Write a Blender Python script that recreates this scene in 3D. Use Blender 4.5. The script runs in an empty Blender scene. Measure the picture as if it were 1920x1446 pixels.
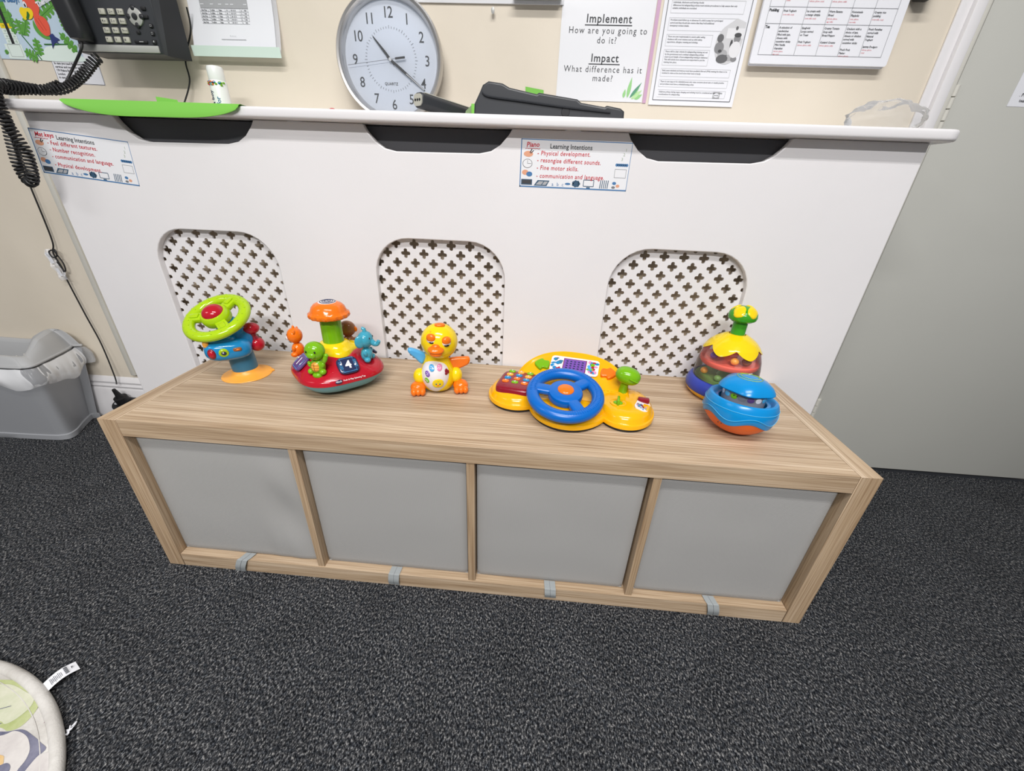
import bpy, bmesh, math, random
from mathutils import Matrix, Vector, noise
random.seed(7)
S = bpy.context.scene
COL = S.collection
PI = math.pi
# ------------------------------------------------------------------ camera, light, exposure
cd = bpy.data.cameras.new('camera'); cam = bpy.data.objects.new('camera', cd); COL.objects.link(cam); S.camera = cam
cd.sensor_width = 36.0; cd.lens = 746.31 / 1920 * 36; cd.clip_start = .02
def _rot(r):
    v = Vector(r); return Matrix.Rotation(v.length, 3, v.normalized())
RC = _rot((2.038416, 0.102021, -0.010600))          # world -> camera (x right, y down, z forward)
mw = Matrix((RC[0], -RC[1], -RC[2])).transposed().to_4x4()
mw.translation = (0.84363, -0.59920, 0.84933)
cam.matrix_world = mw
W = bpy.data.worlds.new('world'); S.world = W; W.use_nodes = True
bgn = W.node_tree.nodes['Background']; bgn.inputs[0].default_value = (0.95, 0.97, 1.0, 1); bgn.inputs[1].default_value = 0.20
def area(name, loc, sx, sy, power, rot=(0, 0, 0), col=(1, .982, .972)):
    l = bpy.data.lights.new(name, 'AREA'); l.shape = 'RECTANGLE'; l.size = sx; l.size_y = sy; l.energy = power; l.color = col
    o = bpy.data.objects.new(name, l); COL.objects.link(o); o.location = loc; o.rotation_euler = rot
    return o
for n, (x, y, p) in enumerate([(0.95, -0.95, 19), (0.75, -2.35, 47)]):     # twin-tube ceiling battens in front of the wall
    for k in (-.05, .05):
        area('ceiling_tube', (x, y + k, 2.5), 1.5, .035, p)
area('ceiling_tube', (-1.9, -1.3, 2.5), 1.5, .08, 14)
S.view_settings.view_transform = 'Standard'; S.view_settings.look = 'None'; S.view_settings.gamma = 1
S.view_settings.use_curve_mapping = False; S.view_settings.exposure = 0.12

# ------------------------------------------------------------------ materials
def lin(c):
    return tuple(((v/255)/12.92 if v/255 <= .04045 else ((v/255+.055)/1.055)**2.4) for v in c)
MATS = {}
def mat(name, rgb, rough=.5, alpha=1, spec=.5, coat=0, metal=0, trans=0, sss=0):
    if name in MATS: return MATS[name]
    m = bpy.data.materials.new(name); m.use_nodes = True
    b = m.node_tree.nodes['Principled BSDF']
    b.inputs['Base Color'].default_value = (*lin(rgb), 1); b.inputs['Roughness'].default_value = rough
    b.inputs['Specular IOR Level'].default_value = spec; b.inputs['Coat Weight'].default_value = coat
    b.inputs['Metallic'].default_value = metal; b.inputs['Alpha'].default_value = alpha
    b.inputs['Transmission Weight'].default_value = trans
    b.inputs['Subsurface Weight'].default_value = sss; b.inputs['Subsurface Scale'].default_value = .01
    m.diffuse_color = (*lin(rgb), 1)
    MATS[name] = m; return m
def N(m, t, **k):
    n = m.node_tree.nodes.new(t)
    for a, v in k.items(): setattr(n, a, v)
    return n
def L(m, a, b): m.node_tree.links.new(a, b)
def B(m): return m.node_tree.nodes['Principled BSDF']
def coords(m, scale=(1, 1, 1), rot=(0, 0, 0)):
    tc = N(m, 'ShaderNodeTexCoord'); mp = N(m, 'ShaderNodeMapping'); mp.inputs['Scale'].default_value = scale
    mp.inputs['Rotation'].default_value = rot
    L(m, tc.outputs['Object'], mp.inputs['Vector']); return mp.outputs['Vector']
def bump(m, h, strength, dist=.001):
    b = N(m, 'ShaderNodeBump'); b.inputs['Strength'].default_value = strength; b.inputs['Distance'].default_value = dist
    L(m, h, b.inputs['Height']); L(m, b.outputs['Normal'], B(m).inputs['Normal'])
def ramp(m, fac, stops):
    r = N(m, 'ShaderNodeValToRGB'); e = r.color_ramp.elements
    while len(e) < len(stops): e.new(.5)
    for i, (p, c) in enumerate(stops): e[i].position = p; e[i].color = (*lin(c), 1)
    L(m, fac, r.inputs['Fac']); return r.outputs['Color']
def noise_tex(m, vec, scale, detail=3, rough=.5):
    n = N(m, 'ShaderNodeTexNoise'); n.inputs['Scale'].default_value = scale; n.inputs['Detail'].default_value = detail
    n.inputs['Roughness'].default_value = rough; L(m, vec, n.inputs['Vector']); return n.outputs['Fac']
def paint(name, rgb, rough, var=8, bscale=60, bstr=.15, spec=.4):
    m = mat(name, rgb, rough, spec=spec); v = coords(m)
    c1 = tuple(max(0, x-var) for x in rgb); c2 = tuple(min(255, x+var*.5) for x in rgb)
    L(m, ramp(m, noise_tex(m, v, 2.2, 4), [(.3, c1), (.7, c2)]), B(m).inputs['Base Color'])
    bump(m, noise_tex(m, v, bscale, 5, .6), bstr, .0015); return m
M_wall = paint('cream wall paint', (228, 218, 201), .55, 9, 25, .35)
M_white = paint('white satin paint', (232, 230, 231), .33, 4, 35, .25)
M_frame = paint('off white gloss paint', (214, 212, 203), .3, 4, 40, .2)
M_door = paint('grey white door paint', (197, 197, 190), .45, 3, 90, .1)
M_ceil = paint('ceiling paint', (240, 240, 238), .7, 2)
# carpet
M_carpet = mat('charcoal carpet', (50, 52, 56), .95, spec=.1)
v = coords(M_carpet, (1, 1, 1)); mp2 = coords(M_carpet, (1, .62, 1), (0, 0, .5))
n1 = noise_tex(M_carpet, mp2, 330, 6, .72); n2 = noise_tex(M_carpet, v, 9, 2); n3 = noise_tex(M_carpet, v, 120, 3, .6)
base = ramp(M_carpet, n1, [(.36, (10, 11, 14)), (.455, (42, 44, 48)), (.54, (92, 94, 98)), (.64, (198, 198, 198))])
big = ramp(M_carpet, n2, [(.3, (226, 226, 226)), (.7, (255, 255, 255))]); mid = ramp(M_carpet, n3, [(.38, (168, 174, 182)), (.60, (255, 252, 248))])
mx = N(M_carpet, 'ShaderNodeMixRGB', blend_type='MULTIPLY'); mx.inputs['Fac'].default_value = 1
L(M_carpet, base, mx.inputs['Color1']); L(M_carpet, big, mx.inputs['Color2'])
mx2 = N(M_carpet, 'ShaderNodeMixRGB', blend_type='MULTIPLY'); mx2.inputs['Fac'].default_value = 1
L(M_carpet, mx.outputs[0], mx2.inputs['Color1']); L(M_carpet, mid, mx2.inputs['Color2']); L(M_carpet, mx2.outputs[0], B(M_carpet).inputs['Base Color'])
bump(M_carpet, n1, .8, .005)
# oak foil: grain along local axis
def oak(name, ax, tint=(0, 0, 0)):
    m = mat(name, (205, 175, 140), .42, spec=.35)
    sc = [1, 1, 1]
    for i in range(3): sc[i] = (1.0 if i == ax else 40)
    sc2 = [(.5 if i == ax else 12) for i in range(3)]; sc3 = [(6 if i == ax else 420) for i in range(3)]
    v1, v2, v3 = coords(m, sc), coords(m, sc2), coords(m, sc3)
    a, b, c = noise_tex(m, v1, 2.2, 4, .55), noise_tex(m, v2, 1.6, 2), noise_tex(m, v3, 1, 3)
    t = tint
    ca = ramp(m, a, [(.3, (189+t[0], 166+t[1], 138+t[2])), (.5, (203+t[0], 181+t[1], 154+t[2])), (.68, (211+t[0], 191+t[1], 166+t[2]))])
    cb = ramp(m, b, [(.35, (226, 220, 212)), (.62, (255, 255, 255))])
    cc = ramp(m, c, [(.34, (206, 196, 186)), (.58, (255, 255, 255))])
    x = N(m, 'ShaderNodeMixRGB', blend_type='MULTIPLY'); x.inputs['Fac'].default_value = 1; L(m, ca, x.inputs['Color1']); L(m, cb, x.inputs['Color2'])
    y = N(m, 'ShaderNodeMixRGB', blend_type='MULTIPLY'); y.inputs['Fac'].default_value = .9; L(m, x.outputs[0], y.inputs['Color1']); L(m, cc, y.inputs['Color2'])
    L(m, y.outputs[0], B(m).inputs['Base Color']); bump(m, c, .12, .0005); return m
M_oakx = oak('oak foil along', 0); M_oakz = oak('oak foil upright', 2, (-6, -8, -10)); M_oaky = oak('oak foil across', 1)
# grey fabric of the boxes
M_fab = mat('grey woven fabric', (176, 174, 171), .85, spec=.2)
v = coords(M_fab, (1, 1, 1), (0, .78, 0))
w = N(M_fab, 'ShaderNodeTexWave'); w.inputs['Scale'].default_value = 150; L(M_fab, v, w.inputs['Vector'])
w2 = N(M_fab, 'ShaderNodeTexWave', bands_direction='Z'); w2.inputs['Scale'].default_value = 150; L(M_fab, v, w2.inputs['Vector'])
ma = N(M_fab, 'ShaderNodeMath', operation='MULTIPLY'); L(M_fab, w.outputs['Fac'], ma.inputs[0]); L(M_fab, w2.outputs['Fac'], ma.inputs[1])
L(M_fab, ramp(M_fab, ma.outputs[0], [(0, (156, 155, 153)), (.6, (176, 175, 173))]), B(M_fab).inputs['Base Color'])
bump(M_fab, ma.outputs[0], .3, .0008)
M_tape = mat('grey tape', (150, 155, 156), .8)
M_paper = mat('white paper', (232, 233, 238), .5); M_lam = mat('laminated paper', (236, 237, 240), .18, coat=.4)
M_ink = mat('dark ink', (58, 60, 64), .6); M_gink = mat('grey ink', (120, 122, 126), .6); M_lgrey = mat('light grey ink', (170, 171, 174), .6)
M_red = mat('red pen ink', (200, 40, 56), .5); M_bink = mat('blue print', (70, 120, 170), .5)
M_blk = mat('black plastic', (34, 35, 38), .42); M_blk2 = mat('charcoal plastic', (52, 54, 58), .4); M_rub = mat('black rubber', (22, 22, 24), .5)
M_silver = mat('brushed silver', (196, 194, 192), .28, metal=.9); M_lsil = mat('silver paint', (176, 176, 172), .4, metal=.2)
M_key = mat('grey key', (186, 184, 172), .5); M_whpl = mat('white plastic', (238, 238, 238), .3)
M_dial = mat('clock dial', (234, 240, 250), .5)
def toy(n, c, r=.14, **k): return mat(n, tuple(q*.955 for q in c), r, spec=.5, **k)
T_lime = toy('lime plastic', (178, 214, 22)); T_red = toy('red plastic', (188, 22, 42)); T_dred = toy('dark red plastic', (140, 18, 38), .2)
T_blue = toy('sky blue plastic', (28, 140, 200)); T_teal = toy('teal blue plastic', (52, 122, 158), .35); T_or = toy('orange plastic', (248, 122, 22))
T_amb = mat('amber rubber', (255, 176, 66), .35, alpha=.92); T_grn = toy('green plastic', (122, 184, 20)); T_yel = toy('yellow plastic', (250, 216, 20))
T_gold = toy('golden yellow plastic', (252, 184, 12)); T_pond = toy('soft blue plastic', (110, 172, 190), .35); T_ele = toy('turquoise plastic', (66, 164, 190))
T_dblue = toy('strong blue plastic', (0, 104, 196), .28); T_navy = toy('navy print', (42, 52, 88)); T_pur = toy('purple print', (104, 74, 132))
T_pink = toy('pink plastic', (240, 148, 190)); T_lbl = toy('light blue plastic', (88, 176, 232)); T_brn = toy('brown plastic', (150, 98, 62))
T_belly = toy('pearl white plastic', (240, 236, 238), .3); T_violet = toy('violet print', (126, 84, 178)); T_mush = toy('deep green plastic', (66, 160, 34))
T_ball = toy('ball blue plastic', (0, 142, 214), .25); T_ball2 = toy('ball orange plastic', (236, 106, 30), .45); T_lline = toy('pale blue line', (90, 190, 236), .3)
T_royal = toy('royal blue plastic', (48, 66, 168), .35); T_coral = toy('coral plastic', (255, 116, 96), .25); T_sage = toy('sage green plastic', (120, 160, 84), .4)
T_eye = mat('black eye paint', (24, 24, 26), .2); T_dkg = toy('dark green plastic', (38, 110, 48)); T_grey = toy('grey print', (128, 128, 134), .4)
def thin_clear(name, rgb, mixfac, rough=.08, ior=1.45):
    m = bpy.data.materials.new(name); m.use_nodes = True; nt = m.node_tree; nt.nodes.clear()
    o = nt.nodes.new('ShaderNodeOutputMaterial'); t = nt.nodes.new('ShaderNodeBsdfTransparent'); t.inputs[0].default_value = (.97, .97, .97, 1)
    p = nt.nodes.new('ShaderNodeBsdfPrincipled'); p.inputs['Base Color'].default_value = (*lin(rgb), 1); p.inputs['Roughness'].default_value = rough
    fr = nt.nodes.new('ShaderNodeFresnel'); fr.inputs[0].default_value = ior
    mm = nt.nodes.new('ShaderNodeMath'); mm.operation = 'MULTIPLY_ADD'; mm.inputs[1].default_value = 1 - mixfac; mm.inputs[2].default_value = mixfac
    x = nt.nodes.new('ShaderNodeMixShader'); nt.links.new(fr.outputs[0], mm.inputs[0]); nt.links.new(mm.outputs[0], x.inputs[0])
    nt.links.new(t.outputs[0], x.inputs[1]); nt.links.new(p.outputs[0], x.inputs[2]); nt.links.new(x.outputs[0], o.inputs[0])
    MATS[name] = m; return m
M_clear = thin_clear('clear plastic', (245, 245, 248), .02, .06, 1.22)
M_film = thin_clear('clear film', (235, 236, 240), .42, .2)
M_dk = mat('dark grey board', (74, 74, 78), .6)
M_liner = thin_clear('liner film', (228, 229, 231), .20, .15)
M_bag = thin_clear('bag film', (238, 239, 240), .10, .3, 1.12)
M_glass = thin_clear('clock glass', (240, 245, 250), .03, .02)

# ------------------------------------------------------------------ mesh helpers
T0 = Matrix.Identity(4)
def Tr(x, y, z): return Matrix.Translation((x, y, z))
def Rx(a): return Matrix.Rotation(a, 4, 'X')
def Ry(a): return Matrix.Rotation(a, 4, 'Y')
def Rz(a): return Matrix.Rotation(a, 4, 'Z')
def Sc(x, y, z): return Matrix.Diagonal((x, y, z, 1))
def along(d):                                   # rotation taking +Z to direction d
    return Vector((0, 0, 1)).rotation_difference(Vector(d).normalized()).to_matrix().to_4x4()
class MB:
    def __init__(s): s.v = []; s.f = []; s.m = []; s.mats = []
    def mi(s, m):
        if m not in s.mats: s.mats.append(m)
        return s.mats.index(m)
    def add(s, vs, fs, m, T=T0):
        o = len(s.v); s.v += [tuple(T @ Vector(v)) for v in vs]; k = s.mi(m)
        flip = T.determinant() < 0
        for f in fs:
            f = [o+i for i in f]; s.f.append(f[::-1] if flip else f); s.m.append(k)
        return s
    def addbm(s, bm, m, T=T0):
        bm.verts.index_update(); vs = [v.co[:] for v in bm.verts]; fs = [[v.index for v in f.verts] for f in bm.faces]
        bm.free(); return s.add(vs, fs, m, T)
    def box(s, c, d, m, bev=0, T=T0, seg=2):
        bm = bmesh.new(); bmesh.ops.create_cube(bm, size=1)
        for v in bm.verts: v.co = Vector((v.co.x*d[0]+c[0], v.co.y*d[1]+c[1], v.co.z*d[2]+c[2]))
        if bev: bmesh.ops.bevel(bm, geom=bm.edges[:], offset=bev, segments=seg, affect='EDGES', profile=.5)
        return s.addbm(bm, m, T)
    def lathe(s, prof, m, seg=40, T=T0, rf=None, close=True):
        vs, fs = [], []; n = len(prof)
        for r, z in prof:
            for k in range(seg):
                a = 2*PI*k/seg; q = r*(rf(a, r, z) if rf else 1); vs.append((q*math.cos(a), q*math.sin(a), z))
        for i in range(n-1):
            for k in range(seg):
                k2 = (k+1) % seg; fs.append((i*seg+k, i*seg+k2, (i+1)*seg+k2, (i+1)*seg+k))
        if close:
            fs.append(tuple(range(seg))[::-1]); fs.append(tuple((n-1)*seg+k for k in range(seg)))
        return s.add(vs, fs, m, T)
    def ell(s, c, r, m, T=T0, e=1.0, seg=28, rings=16, R=T0):
        def p(t): return math.copysign(abs(t)**e, t)
        vs, fs = [], []
        vs.append((0, 0, -1))
        for i in range(1, rings):
            b = -PI/2+PI*i/rings
            for k in range(seg):
                a = 2*PI*k/seg; vs.append((p(math.cos(b))*p(math.cos(a)), p(math.cos(b))*p(math.sin(a)), p(math.sin(b))))
        vs.append((0, 0, 1))
        for k in range(seg): fs.append((0, 1+(k+1) % seg, 1+k))
        for i in range(rings-2):
            for k in range(seg):
                a, b_ = 1+i*seg+k, 1+i*seg+(k+1) % seg; fs.append((a, b_, b_+seg, a+seg))
        t = len(vs)-1; o = 1+(rings-2)*seg
        for k in range(seg): fs.append((o+k, o+(k+1) % seg, t))
        return s.add(vs, fs, m, T @ Tr(*c) @ R @ Sc(*r))
    def tube(s, pts, r, m, T=T0, seg=8, closed=False):
        P = [Vector(p) for p in pts]; n = len(P); rr = r if isinstance(r, (list, tuple)) else [r]*n
        vs, fs = [], []; up = None
        for i in range(n):
            d = (P[(i+1) % n]-P[i-1]) if closed else (P[min(i+1, n-1)]-P[max(i-1, 0)])
            d.normalize()
            if up is None: up = d.orthogonal().normalized()
            up = (up-d*up.dot(d))
            up = up.normalized() if up.length > 1e-6 else d.orthogonal().normalized()
            b = d.cross(up)
            for k in range(seg):
                a = 2*PI*k/seg; vs.append(tuple(P[i]+rr[i]*(math.cos(a)*up+math.sin(a)*b)))
        for i in range(n if closed else n-1):
            j = (i+1) % n
            for k in range(seg):
                k2 = (k+1) % seg; fs.append((i*seg+k, i*seg+k2, j*seg+k2, j*seg+k))
        if not closed: fs.append(tuple(range(seg))[::-1]); fs.append(tuple((n-1)*seg+k for k in range(seg)))
        return s.add(vs, fs, m, T)
    def torus(s, R, r, m, T=T0, seg=64, sub=14, sz=1):
        pts = [(R*math.cos(2*PI*k/seg), R*math.sin(2*PI*k/seg), 0) for k in range(seg)]
        return s.tube(pts, r, m, T @ Sc(1, 1, sz), sub, True)
    def poly(s, outlines, m, T=T0, ext=0, bev=0):      # flat shape with holes, thickness 2*ext
        cu = bpy.data.curves.new('t', 'CURVE'); cu.dimensions = '2D'; cu.fill_mode = 'BOTH'; cu.extrude = ext; cu.bevel_depth = bev
        if bev: cu.bevel_resolution = 2; cu.offset = -bev
        for o in outlines:
            sp = cu.splines.new('POLY'); sp.points.add(len(o)-1); sp.use_cyclic_u = True
            for q, p in zip(sp.points, o): q.co = (p[0], p[1], 0, 1)
        return s._curve(cu, m, T)
    def _curve(s, cu, m, T):
        ob = bpy.data.objects.new('t', cu); me = bpy.data.meshes.new_from_object(ob)
        vs = [v.co[:] for v in me.vertices]; fs = [list(p.vertices) for p in me.polygons]
        bpy.data.objects.remove(ob); bpy.data.curves.remove(cu); bpy.data.meshes.remove(me)
        return s.add(vs, fs, m, T)
    def text(s, t, size, m, T=T0, align='LEFT', bold=0, shear=0, space=1, res=2, w=1):
        cu = bpy.data.curves.new('t', 'FONT'); cu.body = t; cu.size = size; cu.align_x = align; cu.resolution_u = res
        cu.shear = shear; cu.offset = bold; cu.space_character = space
        return s._curve(cu, m, T @ Sc(w, 1, 1))
    def flat(s, pts, m, T=T0): return s.add([(p[0], p[1], 0) for p in pts], [tuple(range(len(pts)))], m, T)
    def rect(s, x0, y0, x1, y1, m, T=T0): return s.flat([(x0, y0), (x1, y0), (x1, y1), (x0, y1)], m, T)
    def line(s, p, q, w, m, T=T0):
        d = Vector((q[0]-p[0], q[1]-p[1])); d.normalize(); n = Vector((-d.y, d.x))*w/2
        return s.flat([(p[0]+n.x, p[1]+n.y), (p[0]-n.x, p[1]-n.y), (q[0]-n.x, q[1]-n.y), (q[0]+n.x, q[1]+n.y)][::-1], m, T)
    def frame(s, x0, y0, x1, y1, w, m, T=T0):
        for a, b in (((x0, y0), (x1, y0)), ((x1, y0), (x1, y1)), ((x1, y1), (x0, y1)), ((x0, y1), (x0, y0))): s.line(a, b, w, m, T)
        return s
    def disc(s, x, y, r, m, T=T0, ry=None, n=24, a0=0, a1=2*PI):
        return s.flat([(x+r*math.cos(a0+(a1-a0)*k/n), y+(ry or r)*math.sin(a0+(a1-a0)*k/n)) for k in range(n + (0 if a1-a0 > 6.2 else 1))], m, T)
    def grid(s, fn, nu, nv, m, T=T0):
        vs = [fn(i/nu, j/nv) for j in range(nv+1) for i in range(nu+1)]
        fs = [(j*(nu+1)+i, j*(nu+1)+i+1, (j+1)*(nu+1)+i+1, (j+1)*(nu+1)+i) for j in range(nv) for i in range(nu)]
        return s.add(vs, fs, m, T)
    def build(s, name, parent=None, loc=None, rot=None, ang=38):
        me = bpy.data.meshes.new(name); me.from_pydata(s.v, [], s.f); me.validate()
        for m in s.mats: me.materials.append(m)
        if len(me.polygons) == len(s.m): me.polygons.foreach_set('material_index', s.m)
        me.polygons.foreach_set('use_smooth', [True]*len(me.polygons)); me.set_sharp_from_angle(angle=math.radians(ang)); me.update()
        o = bpy.data.objects.new(name, me); COL.objects.link(o)
        if parent: o.parent = parent
        if loc: o.location = loc
        if rot: o.rotation_euler = rot
        return o
def thing(name, label, cat, loc=(0, 0, 0), rz=0, group=None):
    o = bpy.data.objects.new(name, None); COL.objects.link(o); o.location = loc; o.rotation_euler = (0, 0, rz)
    o.empty_display_size = .05; return tag(o, label, cat, group)
def tag(o, label, cat, group=None):
    o['label'] = label; o['category'] = cat
    if group: o['group'] = group
    return o
def struct(o): o['kind'] = 'structure'; return o
def wallT(x, y, z, roll=0): return Tr(x, y, z) @ Rx(PI/2) @ Rz(roll)     # local x right, y up, z towards the room
def rrect(x0, y0, x1, y1, r, n=8, rt=None):
    rt = r if rt is None else rt; out = []
    for cx, cy, a0, q in ((x1-rt, y1-rt, 0, rt), (x0+rt, y1-rt, PI/2, rt), (x0+r, y0+r, PI, r), (x1-r, y0+r, 1.5*PI, r)):
        for k in range(n+1): a = a0+PI/2*k/n; out.append((cx+q*math.cos(a), cy+q*math.sin(a)))
    return out
def smooth_path(pts, per=8, closed=False):
    P = [Vector(p) for p in pts]; out = []; n = len(P)
    for i in range(n if closed else n-1):
        if closed: a, b, c, d = P[i-1], P[i], P[(i+1) % n], P[(i+2) % n]
        else: a, b, c, d = P[max(i-1, 0)], P[i], P[i+1], P[min(i+2, n-1)]
        for k in range(per):
            t = k/per; out.append(.5*((2*b)+(c-a)*t+(2*a-5*b+4*c-d)*t*t+(3*b-a-3*c+d)*t**3))
    if not closed: out.append(P[-1])
    return out

# ------------------------------------------------------------------ setting
YW = .60
struct(MB().box((.6, -1.4, -.03), (6.2, 4.1, .06), M_carpet).build('floor'))
struct(MB().box((.555, YW+.06, 1.25), (2.37, .12, 2.62), M_wall).build('wall_back'))
struct(MB().box((-1.605, YW+.06, 1.25), (1.95, .12, 2.62), M_wall).build('wall_back_left'))
struct(MB().box((3.1, YW+.06, 1.25), (1.0, .12, 2.62), M_wall).build('wall_back_right'))
struct(MB().box((2.18, YW+.06, 2.3), (.9, .12, .52), M_wall).build('wall_above_door'))
# skirting
sk = MB(); prof = [(0, 0), (.016, 0), (.016, .118), (.012, .124), (.0145, .132), (.010, .140), (.012, .148), (.006, .160), (0, .166)]
for x0, x1 in ((-2.5, -.33),):
    n = len(prof); vs = [(x, YW-p[0]*1.0, p[1]) for x in (x0, x1) for p in prof]
    sk.add(vs, [(i, i+1, n+i+1, n+i) for i in range(n-1)], M_white)
struct(sk.build('baseboard_back'))
# pale vertical trunking strip on the wall
struct(MB().box((-.594, YW-.006, 1.33), (.018, .012, 2.3), M_frame, .003).build('trim_1'))
# architrave and jamb
tr = MB(); tr.box((1.731, YW-.009, 1.07), (.024, .018, 2.14), M_white, .004); tr.box((1.709, YW-.003, 1.07), (.024, .006, 2.14), M_white, .002)
tr.box((1.749, YW-.006, 1.07), (.013, .012, 2.14), M_frame, .003); struct(tr.build('trim_2'))
tr = MB(); tr.box((1.757, YW+.02, 1.07), (.008, .04, 2.14), M_frame, .001); tr.box((2.18, YW+.055, .004), (.86, .10, .008), M_blk2); struct(tr.build('trim_3'))
dr = struct(MB().box((2.158, YW+.018, 1.04), (.786, .036, 2.05), M_door, .002).build('door_1'))
for zc in (1.04, 1.85, .22):
    h = MB()
    for k in range(4): h.lathe([(.005, -.011), (.0062, -.0105), (.0062, .0105), (.005, .011)], M_frame, 14, Tr(1.7625, YW-.0045, zc+(k-1.5)*.0235))
    h.box((1.7625, YW-.001, zc), (.02, .003, .094), M_frame); h.build('hinge', dr)

# ------------------------------------------------------------------ radiator cover
rc = thing('radiator_cover', 'white painted radiator cover with three cross-pattern grilles and a rounded top board', 'radiator cover', (.633, .5, 0))
def at(o, T=None): return (-o.location.x, -o.location.y, -o.location.z)
XL, XR, YF, ZT = -.335, 1.597, .385, .951
out = [(XL, .0), (XR, .0), (XR, ZT)]
cuts = [(1.005, 1.335), (.442, .765), (-.125, .20)]
for a, b in cuts:
    out += [(b, ZT), (b-.008, ZT-.012), (b-.025, ZT-.030), (b-.045, ZT-.042), (b-.07, ZT-.047), (a+.07, ZT-.049), (a+.045, ZT-.044), (a+.025, ZT-.031), (a+.008, ZT-.013), (a, ZT)]
out += [(XL, ZT)]
holes = [rrect(-.135, .26, .186, .718, .03, 8, .088)[::-1], rrect(.436, .26, .757, .722, .03, 8, .088)[::-1], rrect(1.008, .26, 1.332, .725, .03, 8, .090)[::-1]]
fp = MB().poly([out]+holes, M_white, wallT(0, YF+.0075, 0), .0065, .0022)
fpo = fp.build('front_panel', rc, at(rc))
for x in (XL+.0075, XR-.0075):
    MB().box((x, (YF+.016+YW)/2, ZT/2), (.015, YW-YF-.018, ZT-.001), M_white, .002).build('side_panel', rc, at(rc))
# top board with rounded nose and corners
tb = MB(); out = [(XL-.012, YW-.001), (XL-.012, YF-.012)]
out = []
def arc(cx, cy, r, a0, a1, n=6): return [(cx+r*math.cos(a0+(a1-a0)*k/n), cy+r*math.sin(a0+(a1-a0)*k/n)) for k in range(n+1)]
out = [(XR+.034, YW-.019), (XL-.012, YW-.001)] + arc(XL-.012+.025, .350+.025, .025, PI, 1.5*PI) + arc(XR+.034-.03, .350+.03, .03, 1.5*PI, 2*PI)
tb.poly([out], M_white, Tr(0, 0, .9615), .0048, .0052); tb.build('top_board', rc, at(rc))
cross = []
for q in range(4):
    for (px, py) in ((.0044, .0046), (.0043, .0080), (.0037, .0101), (.0022, .0113), (0, .0116), (-.0022, .0113), (-.0037, .0101), (-.0043, .0080)):
        a = PI/2*q; cross.append((px*math.cos(a)-py*math.sin(a), px*math.sin(a)+py*math.cos(a)))
for (x0, x1, ox) in ((-.165, .215, -.094), (.405, .787, .509), (.978, 1.362, 1.064)):
    hs = []
    for j in range(-26, 3):
        for i in range(-5, 16):
            cx = ox+i*.0457+(.02285 if j % 2 else 0); cz = .6855+j*.0226
            if x0+.013 < cx < x1-.013 and .235 < cz < .75: hs.append([(cx+a, cz+b) for a, b in cross][::-1])
    MB().poly([[(x0, .22), (x1, .22), (x1, .765), (x0, .765)]]+hs, M_white, wallT(0, YF+.0175, 0), .002).build('grille', rc, at(rc))
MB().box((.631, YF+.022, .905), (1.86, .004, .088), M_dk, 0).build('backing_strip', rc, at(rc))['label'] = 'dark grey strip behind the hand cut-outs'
# the radiator inside
M_rad = mat('beige radiator enamel', (206, 190, 168), .5); rd = MB()
def ridge(u, v_): return (-.22+1.72*u, .432-.006*max(0, math.cos(2*PI*u*34))**.6, .12+.74*v_)
rd.grid(ridge, 340, 2, M_rad); rd.box((.64, .452, .49), (1.72, .034, .74), M_rad, .006); rd.box((.64, .456, .866), (1.73, .060, .014), M_rad, .003)
for x in (-.13, 1.40): rd.tube([(x, .46, .2), (x, .46, .0)], .008, M_rad)
tag(rd.build('radiator'), 'beige panel radiator dimly seen through the crosses of the cover grilles', 'radiator')

# ------------------------------------------------------------------ cube shelf unit
HS, DS = .4105, .378
su = thing('shelf_unit', 'low oak-effect cube shelf lying on its side with four grey boxes in its openings', 'shelf unit', (.735, .19, 0))
bt = .038
def part(name, c, d, m, bev=.0006):
    g = MB().box(c, d, m, bev, seg=1)
    if name == 'side_panel':                     # the narrow top edge is foiled along its own length
        k = g.mi(M_oaky)
        for i, f in enumerate(g.f):
            if min(g.v[q][2] for q in f) > HS-.001: g.m[i] = k
    return g.build(name, su, at(su))
part('side_panel', (bt/2-.0001, DS/2, HS/2), (bt-.0006, DS, HS), M_oakz); part('side_panel', (1.47-bt/2+.0001, DS/2, HS/2), (bt-.0006, DS, HS), M_oakz)
part('top_board', (.735, DS/2, HS-bt/2), (1.47-2*bt-.0016, DS, bt), M_oakx, .0004); part('bottom_board', (.735, DS/2, bt/2), (1.47-2*bt-.0016, DS, bt), M_oakx, .0004)
cw = (1.47-2*bt-3*.016)/4
for k in range(3):
    x = bt+cw*(k+1)+.016*k+.008
    part('divider', (x, DS/2+.001, HS/2), (.0155, DS-.002, HS-2*bt), M_oakz)
spec = ['leftmost grey fabric storage box, its front crumpled at the right', 'grey fabric storage box second from the left, below the duck toy', 'grey fabric storage box third from the left, below the blue steering wheel dashboard', 'rightmost grey fabric storage box in the oak shelf unit, below the domed spinner']
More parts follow.
